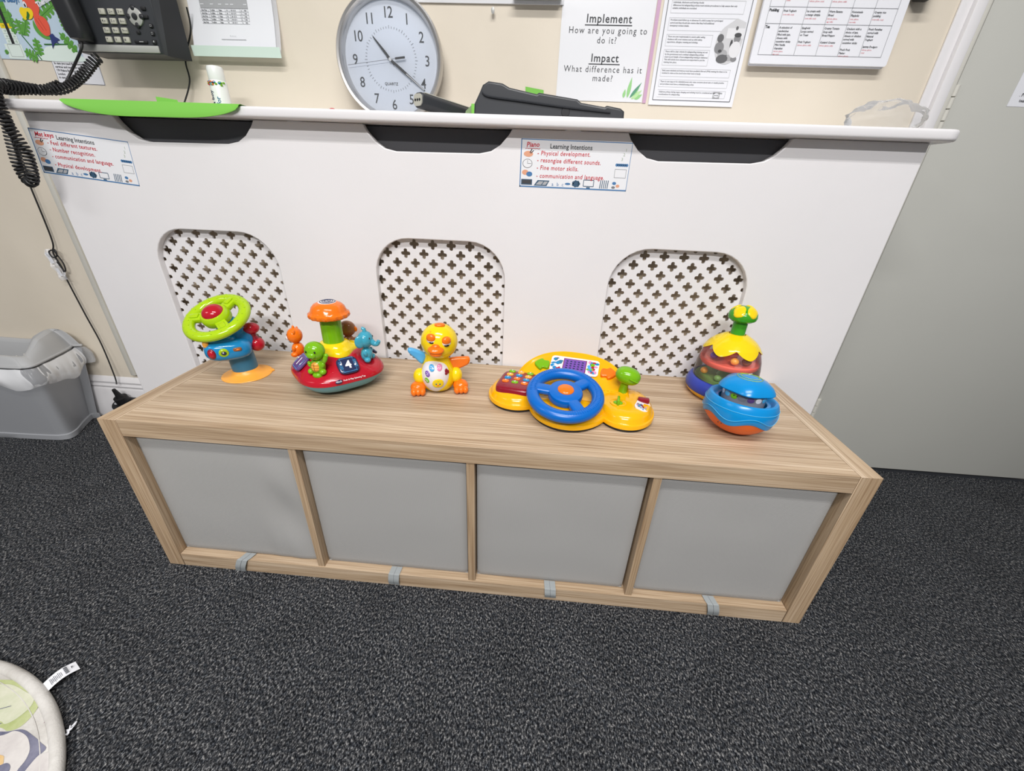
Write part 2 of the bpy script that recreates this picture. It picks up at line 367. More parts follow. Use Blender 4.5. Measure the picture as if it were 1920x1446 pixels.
for k in range(4):
    x0 = bt+(cw+.016)*k; cx = x0+cw/2
    wR = cw-(.003 if k == 0 else .006 if k < 3 else .010)
    bx = thing('storage_box', spec[k], 'storage box', (cx-.001, .19, bt), 0, 'grey fabric boxes in the shelf unit')
    y0 = .017; hh = HS-2*bt-.006
    def face(u, v_, k=k):
        x = (u-.5)*wR; z = .001+v_*hh; y = y0-.19
        rim = min(u, 1-u)*wR; rz = min(v_, 1-v_)*hh; e = .004
        for q in (rim, rz):
            if q < e: y += e-math.sqrt(max(0, e*e-(e-q)**2))
        if k == 0: y += .0055*math.exp(-((u-.86)/.10)**2)*math.sin(v_*9+.6*u*8)*(.3+v_)*(1-v_)*2.2-.003*math.exp(-((u-.72)/.05)**2-((v_-.15)/.2)**2)
        y += .0012*noise.noise(Vector((u*3+k*7, v_*3, 1)))
        return (x, y, z)
    m = MB().grid(face, 40, 40, M_fab)
    yb = .355-.19; yf = y0-.19+.0035; h2 = wR/2
    m.add([(-h2, yf, .001), (h2, yf, .001), (h2, yb, .001), (-h2, yb, .001), (-h2, yf, hh), (h2, yf, hh), (h2, yb, hh), (-h2, yb, hh)],
          [(0, 3, 2, 1), (1, 2, 6, 5), (2, 3, 7, 6), (3, 0, 4, 7)], M_fab)
    m.build('box_body', bx)
    tx = [.203, .557, .912, 1.266][k]-cx+.001; dx = [-.024, -.004, .004, .014][k]; ln = [.040, .036, .028, .036][k]
    pth = [(0, y0-.19+.001, .0030), (dx*.25, -.19+.003, .0018), (dx*.4, -.19-.0015, .001), (dx*.5, -.19-.003, -.004)]
    for q in range(1, 6): pth.append((dx*(.5+.5*q/5), -.19-.003-.0022*math.sin(q*.8), -.004-ln*.85*q/5))
    tp = MB()
    pth = smooth_path(pth, 3); hw = .0125
    for sy in (0, .0008):
        tp.grid(lambda u, v_, sy=sy: tuple(pth[min(int(v_*(len(pth)-1)+.5), len(pth)-1)]+Vector((tx+(u-.5)*2*hw, -sy, sy*.5))), 4, len(pth)-1, M_tape)
    tp.tube([p+Vector((tx, -.0011, .0006)) for p in pth], .0004, M_gink, seg=4)
    tp.build('pull_tab', bx)['label'] = 'light grey tape pull tab'
# ------------------------------------------------------------------ toy 1: steering wheel on a suction foot
def frameT(px, py): return (px, py, HS)
t1 = thing('toy_steering_wheel', 'toy lime green steering wheel with red dome on a blue column and amber suction foot', 'toy', (.148, .229, HS), math.atan2(.6432, .7657))
MB().lathe([(.052, 0), (.054, .0008), (.053, .0020), (.045, .0035), (.034, .0075), (.029, .013), (.027, .018), (.02, .019)], T_amb, 48).box((.047, -.020, .0024), (.012, .012, .0035), T_amb, .001, Rz(.2)).build('suction_foot', t1)
MB().lathe([(.0262, .013), (.0272, .016), (.0270, .05), (.0262, .075), (.02, .08)], T_teal, 36, Ry(-.05)).build('column', t1)
wc = Vector((-.0258, .0047, .1449)); wn = Vector((-.333, -.343, .878)).normalized()
bd = MB()
bd.ell((-.022, -.018, .078), (.046, .035, .0245), T_blue, e=.72, R=Ry(.05))
bd.ell((.003, .004, .088), (.030, .028, .034), T_blue, e=.75); bd.ell((-.030, -.014, .100), (.028, .026, .010), T_blue, e=.8)
bd.tube([(.002, .004, .09), Vector((.0, .003, .115)), wc-wn*.006], [.027, .026, .020], T_blue, seg=20)
bd.build('console', t1)
lt = MB(); lt.ell((-.0540, -.0455, .079), (.0090, .005, .0120), T_dred, R=Rz(-.6)); lt.ell((-.0545, -.0475, .079), (.0065, .005, .0090), T_red, R=Rz(-.6)); lt.build('side_light', t1)
lt = MB(); lt.lathe([(.0095, -.003), (.0095, .002), (.0085, .003), (.0052, .003), (.0045, .0015)], T_lime, 24, Tr(-.032, -.0520, .080) @ Rx(PI/2+.25) @ Rz(0)); lt.ell((-.032, -.0545, .080), (.0045, .0022, .0045), T_navy, R=Rz(0)); lt.ell((-.033, -.0567, .0815), (.0015, .0008, .0015), T_belly); lt.build('ring_button', t1)
lt = MB(); lt.ell((-.006, -.0500, .083), (.0085, .004, .0045), T_brn, e=.6); lt.ell((-.005, -.0535, .083), (.0040, .002, .0020), T_or); lt.build('gear_slot', t1)
MB().ell((-.0600, -.030, .098), (.006, .007, .008), T_amb, e=.8).build('indicator', t1)
TW = Tr(*wc) @ along(wn)
sw = MB(); sw.torus(.0592, .0125, T_lime, TW, 72, 18, .85)
for k in range(40):
    a = 2*PI*k/40
    if k % 2: continue
    for q in (-.35, .35): sw.ell(((.0592+.0125*math.sin(q))*math.cos(a), (.0592+.0125*math.sin(q))*math.sin(a), .0098), (.0016, .0016, .0016), T_lime, TW, seg=8, rings=6)
Ti = TW.inverted()
sw.lathe([(.020, -.012), (.029, -.006), (.031, .004), (.029, .012), (.0255, .0165), (.020, .0170)], T_lime, 40, TW)
for a in (-82, 38, 148):
    A = math.radians(a); sw.box((.040, 0, .002), (.034, .024, .013), T_lime, .004, TW @ Rz(A))
    sw.box((.046, 0, .0095), (.020, .012, .004), T_lime, .0015, TW @ Rz(A))
sw.build('wheel_ring', t1)
MB().ell((0, 0, .0150), (.0225, .0225, .0155), T_red, TW, seg=36, rings=20).build('dome_button', t1)
lv = MB(); lv.ell((.0300, -.006, .1130), (.0190, .016, .0138), T_red); lv.ell((.0350, -.006, .0735), (.0165, .0165, .0170), T_red)
lv.tube([(.030, -.006, .106), (.0320, -.006, .094), (.0340, -.006, .084)], [.011, .0068, .011], T_dred, seg=16); lv.box((.028, 0, .082), (.014, .008, .010), T_blue, .002); lv.build('lever', t1)

# ------------------------------------------------------------------ toy 2: push and spin carousel with animals
t2 = thing('spinning_carousel_toy', 'red push-down toy with orange scalloped knob on green column and riding animal figures', 'toy', (.385, .222, HS), math.atan2(.4876, .8731))
TH = math.radians(-120)
def sq(k0=.055): return lambda a, r, z: 1+k0*math.cos(4*(a-TH))
MB().lathe([(.0, 0), (.040, .0005), (.062, .005), (.080, .014), (.092, .025), (.0985, .036), (.094, .040)], T_pond, 72, T0, sq(), False).build('rocking_base', t2)
bd = MB(); prof = [(.0985, .036), (.1000, .037), (.1000, .041), (.0975, .047), (.092, .053), (.083, .062), (.073, .071), (.062, .079), (.050, .085), (.030, .088)]
pf = []
for a, b in zip(prof, prof[1:]):
    for k in range(3): pf.append((a[0]+(b[0]-a[0])*k/3, a[1]+(b[1]-a[1])*k/3))
pf.append(prof[-1]); seg = 120; vs = []; n = len(pf)
for r, z in pf:
    for k in range(seg):
        a = 2*PI*k/seg; q = r*(1+.055*math.cos(4*(a-TH))*(r/.1)); dz = 0
        for j in range(4):
            d = (a-TH-j*PI/2+PI) % (2*PI)-PI
            dz -= .014*math.exp(-((q-.073)/.016)**2-((d*q)/.020)**2)
        vs.append((q*math.cos(a), q*math.sin(a), z+dz))
bd.add(vs, [(i*seg+k, i*seg+(k+1) % seg, (i+1)*seg+(k+1) % seg, (i+1)*seg+k) for i in range(n-1) for k in range(seg)], T_red)
bd.build('body_shell', t2)
MB().lathe([(.050, .078), (.050, .086), (.046, .092), (.034, .096), (.030, .102), (.0265, .104), (.02, .104)], T_yel, 72, T0, lambda a, r, z: 1+(.10 if r > .04 else 0)*math.cos(4*(a-TH)+PI)).build('collar', t2)
MB().lathe([(.0225, .098), (.0222, .165)], T_grn, 40).build('push_column', t2)
kn = MB(); kn.lathe([(.020, .160), (.035, .160), (.0405, .1615), (.0428, .1655), (.0422, .1700), (.0385, .1728), (.0370, .1765), (.0345, .1835), (.029, .1895), (.020, .1935), (.008, .1958), (.0005, .196)], T_or, 96, T0, lambda a, r, z: 1+(.055 if r > .0395 else .02 if r > .038 else 0)*abs(math.sin(8*a))-(.025 if r > .0395 else 0))
kb = kn.build('scalloped_knob', t2)
sp = MB(); sp.ell((0, 0, .1915), (.0215, .0215, .0047), T_belly)
sp.tube([((.003+.0155*t/60)*math.cos(t*.35), (.003+.0155*t/60)*math.sin(t*.35), .1962-.0021*((.003+.0155*t/60)/.0185)**2) for t in range(60)], .0011, T_navy, seg=6); sp.build('spiral_print', kb)
def at_dir(k, r, z, tilt=0): a = TH+k*PI/2; return Tr(r*math.cos(a), r*math.sin(a), z) @ Rz(a+PI/2)
def figure(name, T, head, m, extra, hr=(.0190, .0165, .0170)):
    g = MB(); g.ell((0, 0, .014), (.0142, .0125, .0155), m, T); g.ell((0, -.001, head), hr, m, T)
    for sx in (-1, 1):
        g.ell((sx*.0115, -.006, .006), (.0062, .0072, .0055), m, T); g.ell((sx*.0125, -.004, .018), (.0042, .0045, .0068), m, T, R=Ry(sx*.5))
    extra(g, T); return g.build(name, t2)
def tur(g, T):
    g.ell((0, -.0065, .0150), (.0095, .0070, .0105), T_amb, T)
    for z in (.010, .015, .020): g.tube([(x*.001, -.0134+.0022*(x/8)**2, z) for x in range(-8, 9, 2)], .00035, T_brn, T, 5)
    g.tube([(0, -.0138, .007), (0, -.0140, .023)], .00035, T_brn, T, 5)
    for sx in (-1, 1): g.ell((sx*.0085, -.0160, .0460), (.0016, .0012, .0023), T_eye, T)
    g.ell((0, -.0155, .0395), (.0085, .0055, .0060), T_grn, T); g.tube([(x*.001, -.0208+.0018*(x/5)**2, .0365+.0012*(x/5)**2) for x in range(-5, 6)], .0004, T_dkg, T, 5)
    g.ell((.019, -.004, .030), (.0045, .004, .010), T_grn, T, R=Ry(.5)); g.ell((.0225, -.004, .037), (.0045, .0035, .004), T_grn, T)
    g.ell((0, -.006, -.001), (.010, .008, .006), T_grn, T)
figure('turtle_figure', at_dir(0, .078, .0585) @ Sc(1.1, 1.1, 1.2), .0435, T_grn, tur)
def bear(g, T):
    for sx in (-1, 1): g.ell((sx*.012, .002, .0545), (.0048, .0030, .0050), T_or, T)
    g.ell((0, -.001, .060), (.0028, .003, .006), T_or, T); g.ell((0, -.0150, .040), (.0070, .0045, .0055), T_belly, T)
    for sx in (-1, 1): g.ell((sx*.0065, -.0145, .0480), (.0014, .0010, .0020), T_eye, T)
figure('bear_figure', at_dir(-1, .090, .062) @ Rz(.3) @ Sc(1.08, 1.05, 1.1), .0445, T_or, bear, (.0165, .0155, .0165))
def ele(g, T):
    for sx in (-1, 1): g.ell((sx*.017, .004, .0445), (.0045, .0105, .0125), T_ele, T, R=Rz(-sx*.5))
    g.tube(smooth_path([(0, -.014, .042), (0, -.022, .037), (0, -.029, .038), (0, -.032, .044)], 4), [.0062, .0060, .0058, .0056, .0054, .0050, .0048, .0046, .0044, .0043, .0042, .0042, .0040], T_ele, T, 12)
    g.tube([(0, -.002, .058), (0, -.001, .066), (0, .004, .068)], [.005, .004, .003], T_ele, T, 10)
    for sx in (-1, 1): g.ell((sx*.0075, -.0150, .0500), (.0015, .0012, .0022), T_eye, T)
figure('elephant_figure', at_dir(1, .074, .061) @ Sc(1.1, 1.0, 1.15), .0450, T_ele, ele, (.0175, .0165, .0170))
def mon(g, T):
    for sx in (-1, 1): g.ell((sx*.0185, 0, .0440), (.0045, .003, .0060), T_or, T)
    g.ell((0, -.0125, .041), (.0135, .0065, .0110), T_or, T)
figure('monkey_figure', at_dir(2, .068, .062) @ Sc(1.1, 1.0, 1.1), .0440, T_brn, mon, (.0185, .017, .0175))
def panel(k, txt, base, sx):
    a = TH+PI/4+k*PI/2; r = .0755; T = Tr(r*math.cos(a), r*math.sin(a), .0705) @ Rz(a+PI/2) @ Rx(math.radians(40)) @ Sc(1.14, 1.14, 1)
    g = MB(); g.ell((0, 0, 0), (.0195, .0180, .0042), base, T, e=.55)
    for j in range(-6, 7):
        y = j*.0024
        if -4 < j < 4: g.box((-.0135, y, .0040), (.006, .0007, .0006), T_lbl, 0, T); g.box((.0135, y, .0040), (.006, .0007, .0006), T_lbl, 0, T)
        else: g.box((0, y, .0040-abs(j)*.00012), (.026, .0007, .0006), T_lbl, 0, T)
    g.text(txt, .022, T_belly, T @ Tr(0, -.0075, .0046), 'CENTER', .0008)
    for q in (-1, 1): g.ell((q*.0125, q*-.003, .0044), (.0018, .0018, .0005), T_belly, T); g.box((q*.0125+.0015, q*-.003+.003, .0046), (.0006, .006, .0004), T_belly, 0, T)
    g.build('light_up_button', t2)
panel(0, '4', T_navy, 0); panel(-1, '1', T_pur, 0); panel(1, '3', T_navy, 0); panel(2, '2', T_pur, 0)
g = MB(); a = TH+PI/4-.10; T = Tr(.0925*math.cos(a), .0925*math.sin(a), .0445) @ Rz(TH+PI/4+PI/2) @ Rx(math.radians(62))
g.ell((-.020, 0, .0028), (.0078, .0042, .0016), T_navy, T, R=Rz(.1)); g.text('vtech', .0052, T_belly, T @ Tr(-.020, -.0012, .0046), 'CENTER', .0001, res=1)
g.text('Push & Play Spinning Top', .0047, T_belly, T @ Tr(-.0105, -.0010, .0036) @ Rz(-.02), 'LEFT', .00012, res=1); g.build('brand_print', t2)

# ------------------------------------------------------------------ toy 3: duck
t3 = thing('toy_duck', 'yellow toy duck with sleepy orange eyelids, one blue wing and one orange wing', 'toy', (.622, .222, HS), math.atan2(.2605, .9655))
bc, br = Vector((-.001, 0, .044)), Vector((.0390, .0360, .0430))
bd = MB(); bd.lathe([(.001, .0015), (.020, .002), (.030, .006), (.0365, .014), (.0395, .026), (.0400, .038), (.0375, .052), (.0330, .064), (.0285, .075), (.0262, .084), (.027, .094)], T_yel, 48, Sc(1, .9, 1), close=False)
for sx, cx in ((-1, -.042), (1, .043)): bd.ell((cx*.96, -.004, .036), (.0150, .018, .0195), T_yel)
bd.build('body', t3)
hc, hr = Vector((.007, -.006, .121)), Vector((.0405, .0375, .0405))
hd = MB(); hd.ell(hc, hr, T_yel, seg=44, rings=28); hd.ell((-.010, -.026, .150), (.0022, .0015, .0022), T_gold); hdo = hd.build('head', t3)
def onell(c, r, x, z, off=0):
    q = 1-((x-c.x)/r.x)**2-((z-c.z)/r.z)**2; return Vector((x, c.y-r.y*math.sqrt(max(q, 0))-off, z))
MB().ell((.0095, -.012, .1600), (.0115, .009, .0040), T_or, e=.8).build('tuft', hdo)
for ex, ez, rr in ((-.0105, .1385, .12), (.0215, .1325, -.05)):
    p = onell(hc, hr, ex, ez); g = MB(); R = Rz((ex-hc.x)*22) @ Ry(rr)
    g.ell(p+Vector((0, .0012, -.0040)), (.0098, .0056, .0088), T_belly, R=R); g.ell(p+Vector((.0005, -.0020, -.0088)), (.0058, .0032, .0030), T_eye, R=R)
    g.build('eye', hdo); MB().ell(p+Vector((0, .0010, .0010)), (.0101, .0070, .0092), T_or, R=R, e=.92).build('eyelid', hdo)
p = onell(hc, hr, -.0015, .1135)
g = MB(); g.ell(p+Vector((0, -.003, .0020)), (.0172, .0115, .0065), T_or, R=Ry(.08) @ Rx(.45)); g.ell(p+Vector((0, .0005, .0070)), (.0095, .0070, .0075), T_or)
g.ell(p+Vector((0, -.001, -.0065)), (.0135, .0105, .0072), T_or, R=Rx(.25)); g.ell(p+Vector((0, -.0062, -.0022)), (.0085, .0060, .0022), T_red); g.build('beak', hdo)
def wing(pts, m, lb):
    MB().poly([[(q.x, q.y) for q in smooth_path([(x, y, 0) for x, y in pts], 4, True)]], m, Tr(0, .002, 0) @ Rx(PI/2), .0025, .0045).build('wing', t3)['label'] = lb
wing([(-.0630, .1010), (-.0575, .1040), (-.0420, .0990), (-.0225, .0885), (-.0250, .0775), (-.0345, .0655), (-.0482, .0795), (-.0610, .0930)][::-1], T_lbl, 'sky blue wing')
wing([(.0260, .0740), (.0401, .0775), (.0578, .0778), (.0735, .0765), (.0725, .0620), (.0570, .0530), (.0401, .0485), (.0310, .0575)][::-1], T_or, 'orange wing')
for sx, cx in ((-1, -.0455), (1, .0510)):
    g = MB(); g.ell((cx, -.018, .0145), (.0175, .0175, .0150), T_or)
    for q in (-1, 0, 1): g.ell((cx+q*.0095, -.030, .0095), (.0072, .0110, .0094), T_or)
    g.build('foot', t3)
wc3, wr3 = Vector((-.0035, -.0105, .0425)), Vector((.0330, .0320, .0420))
bl = MB().ell(wc3, wr3, T_belly, seg=40, rings=24).build('belly', t3)
def btn(x, z, rx, rz_, m, rot=0, nm='belly_button'):
    p = onell(wc3, wr3, x, z); nrm = Vector(((p.x-wc3.x)/wr3.x**2, (p.y-wc3.y)/wr3.y**2, (p.z-wc3.z)/wr3.z**2)).normalized()
    T = Tr(*p) @ along(nrm) @ Rz(rot); g = MB(); g.ell((0, 0, 0), (rx, rz_, .0016), m, T, e=.9); return g, T
Rt = 0
for x, z, rx, rz_, m, mk in ((-.0125, .0690, .0060, .0088, T_lbl, 'S'), (.0045, .0695, .0060, .0085, T_pink, ''), (-.0225, .0555, .0055, .0075, T_violet, 'M'), (-.0245, .0400, .0055, .0065, T_grn, 'o')):
    g, T = btn(x, z, rx, rz_, m)
    d = MB()
    for q in range(4): g.ell((.002*math.cos(q*1.7), .003*math.sin(q*1.7), .0013), (.0009, .0014, .0005), T_belly, T, R=Rz(q))
    g.build('belly_button', bl)
g, T = btn(.0195, .0555, .0045, .0055, T_dred)
g.ell((-.0030, .0030, 0), (.0040, .0048, .0020), T_dred, T); g.ell((.0030, .0030, 0), (.0040, .0048, .0020), T_dred, T); g.ell((0, -.002, 0), (.004, .0045, .002), T_dred, T); g.build('heart_button', bl)['label'] = 'dark red heart button'
g, T = btn(-.0005, .0340, .0125, .0115, T_yel)
for q in (-1, 1): g.ell((q*.0040, -.001, .0014), (.0018, .0020, .0007), T_teal, T); g.ell((q*.0038, -.0012, .0019), (.0009, .001, .0004), T_eye, T)
g.ell((0, -.0048, .0014), (.0034, .0018, .0010), T_or, T); g.ell((0, .006, .0012), (.002, .0012, .0006), T_lime, T); g.build('duckling_button', bl)['label'] = 'round duckling face button'

# ------------------------------------------------------------------ toy 4: driving dashboard
t4 = thing('toy_dashboard', 'yellow toy driving dashboard with blue steering wheel, green gear stick and number keys', 'toy', (.925, .17, HS), math.radians(-11))
def lobe(g, cx, cy, rx, ry, prof, m):
    seg = 72; vs = []; n = len(prof)
    for s, z in prof:
        for k in range(seg): a = 2*PI*k/seg; vs.append((cx+rx*s*math.cos(a), cy+ry*s*math.sin(a), z))
    g.add(vs, [(i*seg+k, i*seg+(k+1) % seg, (i+1)*seg+(k+1) % seg, (i+1)*seg+k) for i in range(n-1) for k in range(seg)]+[tuple((n-1)*seg+k for k in range(seg))], m)
rimp = [(.965, .006), (1.0, .008), (1.0, .013), (.985, .016), (.95, .0165), (.93, .018)]
g = MB()
lobe(g, -.118, .012, .067, .072, rimp+[(.90, .024), (.82, .031), (.65, .034), (.01, .035)], T_gold)
lobe(g, .118, .014, .062, .077, rimp+[(.90, .026), (.80, .034), (.6, .037), (.01, .037)], T_gold)
lobe(g, 0, .008, .090, .110, rimp+[(.9, .026), (.75, .032), (.01, .034)], T_gold)
def arch(u, v_):
    a = (u-.5)*2; x = -.004+a*.128; vt = .026+.098*math.sqrt(max(0, 1-abs(a)**2.4)); y0_ = -.015
    if v_ <= .80:
        y = y0_+(vt-y0_)*(v_/.80); z = .034+max(0, y-.030)*.50; z -= .0035*math.exp(-((v_-.45)/.32)**4)*(1 if y > .04 else 0)
        z += .004*math.exp(-((v_-.80)/.055)**2)
    else:
        t = (v_-.80)/.20; zt = .034+max(0, vt-.030)*.50+.004; ang = t*PI/2
        y = vt+.010*math.sin(ang); z = zt-(zt-.010)*(1-math.cos(ang))
    return (x, y, z)
g.grid(arch, 64, 60, T_gold)
g.lathe([(.030, .02), (.030, .036), (.026, .046), (.020, .050)], T_gold, 32, Tr(-.006, -.042, 0))
shell = g.build('dashboard_shell', t4)
g = MB()
for cx, cy, rx, ry in ((-.118, .012, .062, .067), (.118, .014, .057, .072), (0, .008, .085, .105)): lobe(g, cx, cy, rx, ry, [(1, 0), (1, .008)], T_brn if 0 else M_blk)
g.build('dark_underside', t4)['label'] = 'dark underside of the dashboard'
TW = Tr(-.006, -.042, .056) @ along((.064, -.22, .9735))
g = MB(); g.torus(.0672, .0130, T_dblue, TW, 80, 18, .95)
for k in range(90):
    a = 2*PI*k/90
    if math.sin(a) > .93 or -.1 < math.cos(a+2.2) - .9: continue
    g.box((.0672, 0, .0118), (.011, .0007, .0014), T_dblue, 0, TW @ Rz(a))
g.lathe([(.030, -.010), (.035, -.006), (.036, .004), (.034, .009), (.028, .012), (.020, .0125)], T_dblue, 48, TW)
for a in (182, 52, -52):
    g.ell((.046, 0, .003), (.024, .0125, .0075), T_dblue, TW @ Rz(math.radians(a)), e=.6)
    g.box((.046, 0, -.002), (.030, .016, .008), T_dblue, .003, TW @ Rz(math.radians(a)))
g.build('steering_wheel', t4)
MB().ell((0, 0, .0125), (.0170, .0160, .0062), T_or, TW, seg=32).build('horn_button', t4)
g = MB(); g.add([], [], T_dred)
g.ell((-.120, .014, .030), (.044, .050, .0165), T_dred, e=.42, seg=48); g.build('phone_pad', t4)
kc = {0: T_grn, 1: T_amb, 2: T_blue, 3: T_or}
lay = [[0, 1, 0], [1, 2, 1], [2, 3, 2], [3, 0, 3]]; nums = ['1', '2', '3', '4', '5', '6', '7', '8', '9', '*', '0', '#']
for r in range(4):
    for c in range(3):
        T = Tr(-.1430+c*.0215+r*-.0005, .0490-r*.0178, .0462); g = MB(); g.ell((0, 0, 0), (.0080, .0062, .0030), kc[lay[r][c]], T, e=.75, seg=20, rings=10)
        g.text(nums[r*3+c], .0085, T_belly, T @ Tr(0, -.0027, .0031), 'CENTER', .0003, res=1); g.build('number_key', t4)
sl = math.atan(.5)
def on_arch(x, y, dz=0): return Tr(x, y, .034+max(0, y-.030)*.50-.002+dz) @ Rx(sl)
def arrow(T, sgn, m, nm):
    o = [(-.018, .0), (-.004, .016), (.004, .012), (.016, .010), (.016, -.010), (.004, -.010), (-.002, -.016)]
    o = [(sgn*x, y) for x, y in o]; o = o if sgn > 0 else o[::-1]
    MB().poly([[(q.x, q.y) for q in smooth_path([(x, y, 0) for x, y in o], 4, True)]], m, T, .003, .0022).build(nm, t4)
arrow(on_arch(-.080, .082, .0015), 1, T_grn, 'arrow_button'); arrow(on_arch(.074, .082, .0015), -1, T_or, 'arrow_button')
T = on_arch(-.005, .090, .0022)
g = MB(); g.poly([rrect(-.056, -.024, .056, .024, .008)], T_belly, T, .0004)
Tz = T @ Tr(0, 0, .0008); rnd = random.Random(3)
g.rect(-.027, -.022, .027, .019, T_dred, Tz); g.rect(-.0255, -.022, .0255, .0175, T_violet, Tz @ Tr(0, 0, .0003))
for j in range(4):
    for i in range(5): g.disc(-.018+i*.009, .011-j*.0068, .0027, T_navy, Tz @ Tr(0, 0, .0006), .0018, 12)
for sx in (-1, 1):
    for k in range(26):
        cc = rnd.choice([T_red, T_lbl, T_pink, T_yel, T_blue, T_grn, T_pink] if sx > 0 else [T_blue, T_lbl, T_red, T_blue, T_teal, T_belly])
        g.disc(sx*(.032+rnd.random()*.020), -.019+rnd.random()*.036, .0020+rnd.random()*.0042, cc, Tz @ Tr(0, 0, .0001*(1+k % 9)), .0015+rnd.random()*.0035, 10)
g.build('picture_panel', t4)
g = MB(); g.tube([(.110, .048, .030), (.1105, .0475, .052), (.112, .046, .064)], [.0098, .0085, .0095], T_grn, seg=18)
g.ell((.1150, .044, .0790), (.0270, .0210, .0185), T_grn, e=.9, R=Ry(.22), seg=36, rings=22); g.tube([(.118, .0225, .081), (.127, .0230, .077), (.136, .0270, .073)], .0016, T_grn, seg=8)
g.build('gear_stick', t4)
g = MB(); g.lathe([(.0165, .034), (.0165, .0385), (.0145, .0395)], T_gold, 32, Tr(.102, -.008, 0)); g.ell((.102, -.012, .040), (.0098, .0080, .0035), T_grn); g.box((.102, -.012, .045), (.0056, .025, .012), T_grn, .0022); g.build('ignition_key', t4)
g = MB(); g.poly([rrect(-.014, -.023, .014, .020, .010)], T_belly, Tr(.1520, .000, .0362) @ Rz(-.25) @ Ry(.25), .001)
for k in range(14): g.disc(rnd.uniform(-.009, .009), rnd.uniform(-.017, .0), rnd.uniform(.0018, .004), rnd.choice([T_lbl, T_dred, T_grey, T_blue, T_pink]), Tr(.1520, .000, .0378) @ Rz(-.25) @ Ry(.25) @ Tr(0, 0, .00008*k), None, 10)
g.build('spinner_window', t4); MB().box((.1535, .017, .040), (.024, .014, .010), T_dred, .003, T0).build('slider_switch', t4)

# ------------------------------------------------------------------ toy 5: push-down dome spinner
t5 = thing('dome_spinner_toy', 'clear domed push-down spinner with yellow petal cap, green mushroom knob and royal blue base', 'toy', (1.2990, .2985, HS), math.radians(-26))
MB().lathe([(.045, 0), (.070, .002), (.078, .010), (.080, .015)], T_gold, 56).build('foot_ring', t5)
MB().lathe([(.079, .0145), (.0815, .018), (.0815, .028), (.078, .038), (.072, .044), (.068, .0445), (.066, .040), (.01, .040)], T_royal, 56, close=False).build('base_ring', t5)
g = MB(); g.lathe([(.066, .0405), (.064, .046), (.05, .048), (.01, .050)], T_sage, 48)
g.lathe([(.020, .048), (.014, .060), (.012, .100)], T_sage, 24); g.build('turntable', t5)
g = MB(); g.lathe([(.040, .078), (.060, .0795), (.0635, .084), (.0635, .090), (.0605, .0925), (.040, .089), (.012, .091)], T_coral, 56)
g.build('carousel_ring', t5)
g = MB(); g.lathe([(.014, .09), (.016, .105), (.022, .118), (.026, .128)], T_or, 24); g.build('centre_post', t5)
for k, (a, z, r, m, rr) in enumerate([(200, .056, .048, T_amb, .0085), (255, .056, .05, T_sage, .008), (330, .056, .05, T_coral, .008), (60, .056, .05, T_lbl, .008), (215, .100, .040, T_violet, .009), (285, .101, .042, T_amb, .009), (325, .100, .042, T_brn, .010), (20, .100, .040, T_pink, .009), (120, .100, .04, T_lbl, .009)]):
    A = math.radians(a); MB().ell((r*math.cos(A), r*math.sin(A), z), (rr, rr, rr*.9), m).build('tumbling_bead', t5)
dm = [(.0700, .044), (.0695, .060), (.0680, .080), (.0645, .098), (.0590, .114), (.0510, .128), (.042, .138)]
g = MB(); g.lathe(dm, M_clear, 64, close=False); g.build('clear_dome', t5)['label'] = 'transparent dome'
g = MB(); dp = [(z, q+.0018) for q, z in dm]+[(.145, .034), (.151, .024), (.1535, .0165)]
def domer(z):
    for (z0, r0), (z1, r1) in zip(dp, dp[1:]):
        if z <= z1: return r0+(r1-r0)*(z-z0)/(z1-z0)
    return .0155
def petal(u, v_):
    a = 2*PI*u; tri = abs(((u*6+.35) % 1)-.5)*2; zl = .1115+.0165*tri**1.5; z = zl+(.1530-zl)*v_
    rr = domer(z)+.0016*(1-v_)-.0010*(1-min(1, (1-tri)*7))*(1-v_); return (rr*math.cos(a), rr*math.sin(a), z)
g.grid(petal, 144, 16, T_yel); g.grid(lambda u, v_: tuple(Vector(petal(1-u, v_))*1.0-Vector((petal(1-u, v_)[0]*.03, petal(1-u, v_)[1]*.03, 0))), 144, 3, T_yel)
g.lathe([(.0158, .1520), (.0158, .1535), (.001, .1535)], T_yel, 32)
g.build('petal_cap', t5)
g = MB(); g.lathe([(.0165, .150), (.0150, .154), (.0148, .186)], T_mush, 32); g.build('push_stem', t5)
g = MB(); g.lathe([(.012, .183), (.022, .183), (.0285, .188), (.0300, .194), (.0285, .202), (.022, .210), (.012, .2155), (.0005, .217)], T_mush, 48)
for a in (245, 325, 60, 150):
    A = math.radians(a); g.ell((0, 0, -.0008), (.0125, .0150, .0050), T_yel, Tr(.0200*math.cos(A), .0200*math.sin(A), .2065) @ along((math.cos(A)*.85, math.sin(A)*.85, .8)), e=.8)
g.build('mushroom_knob', t5)

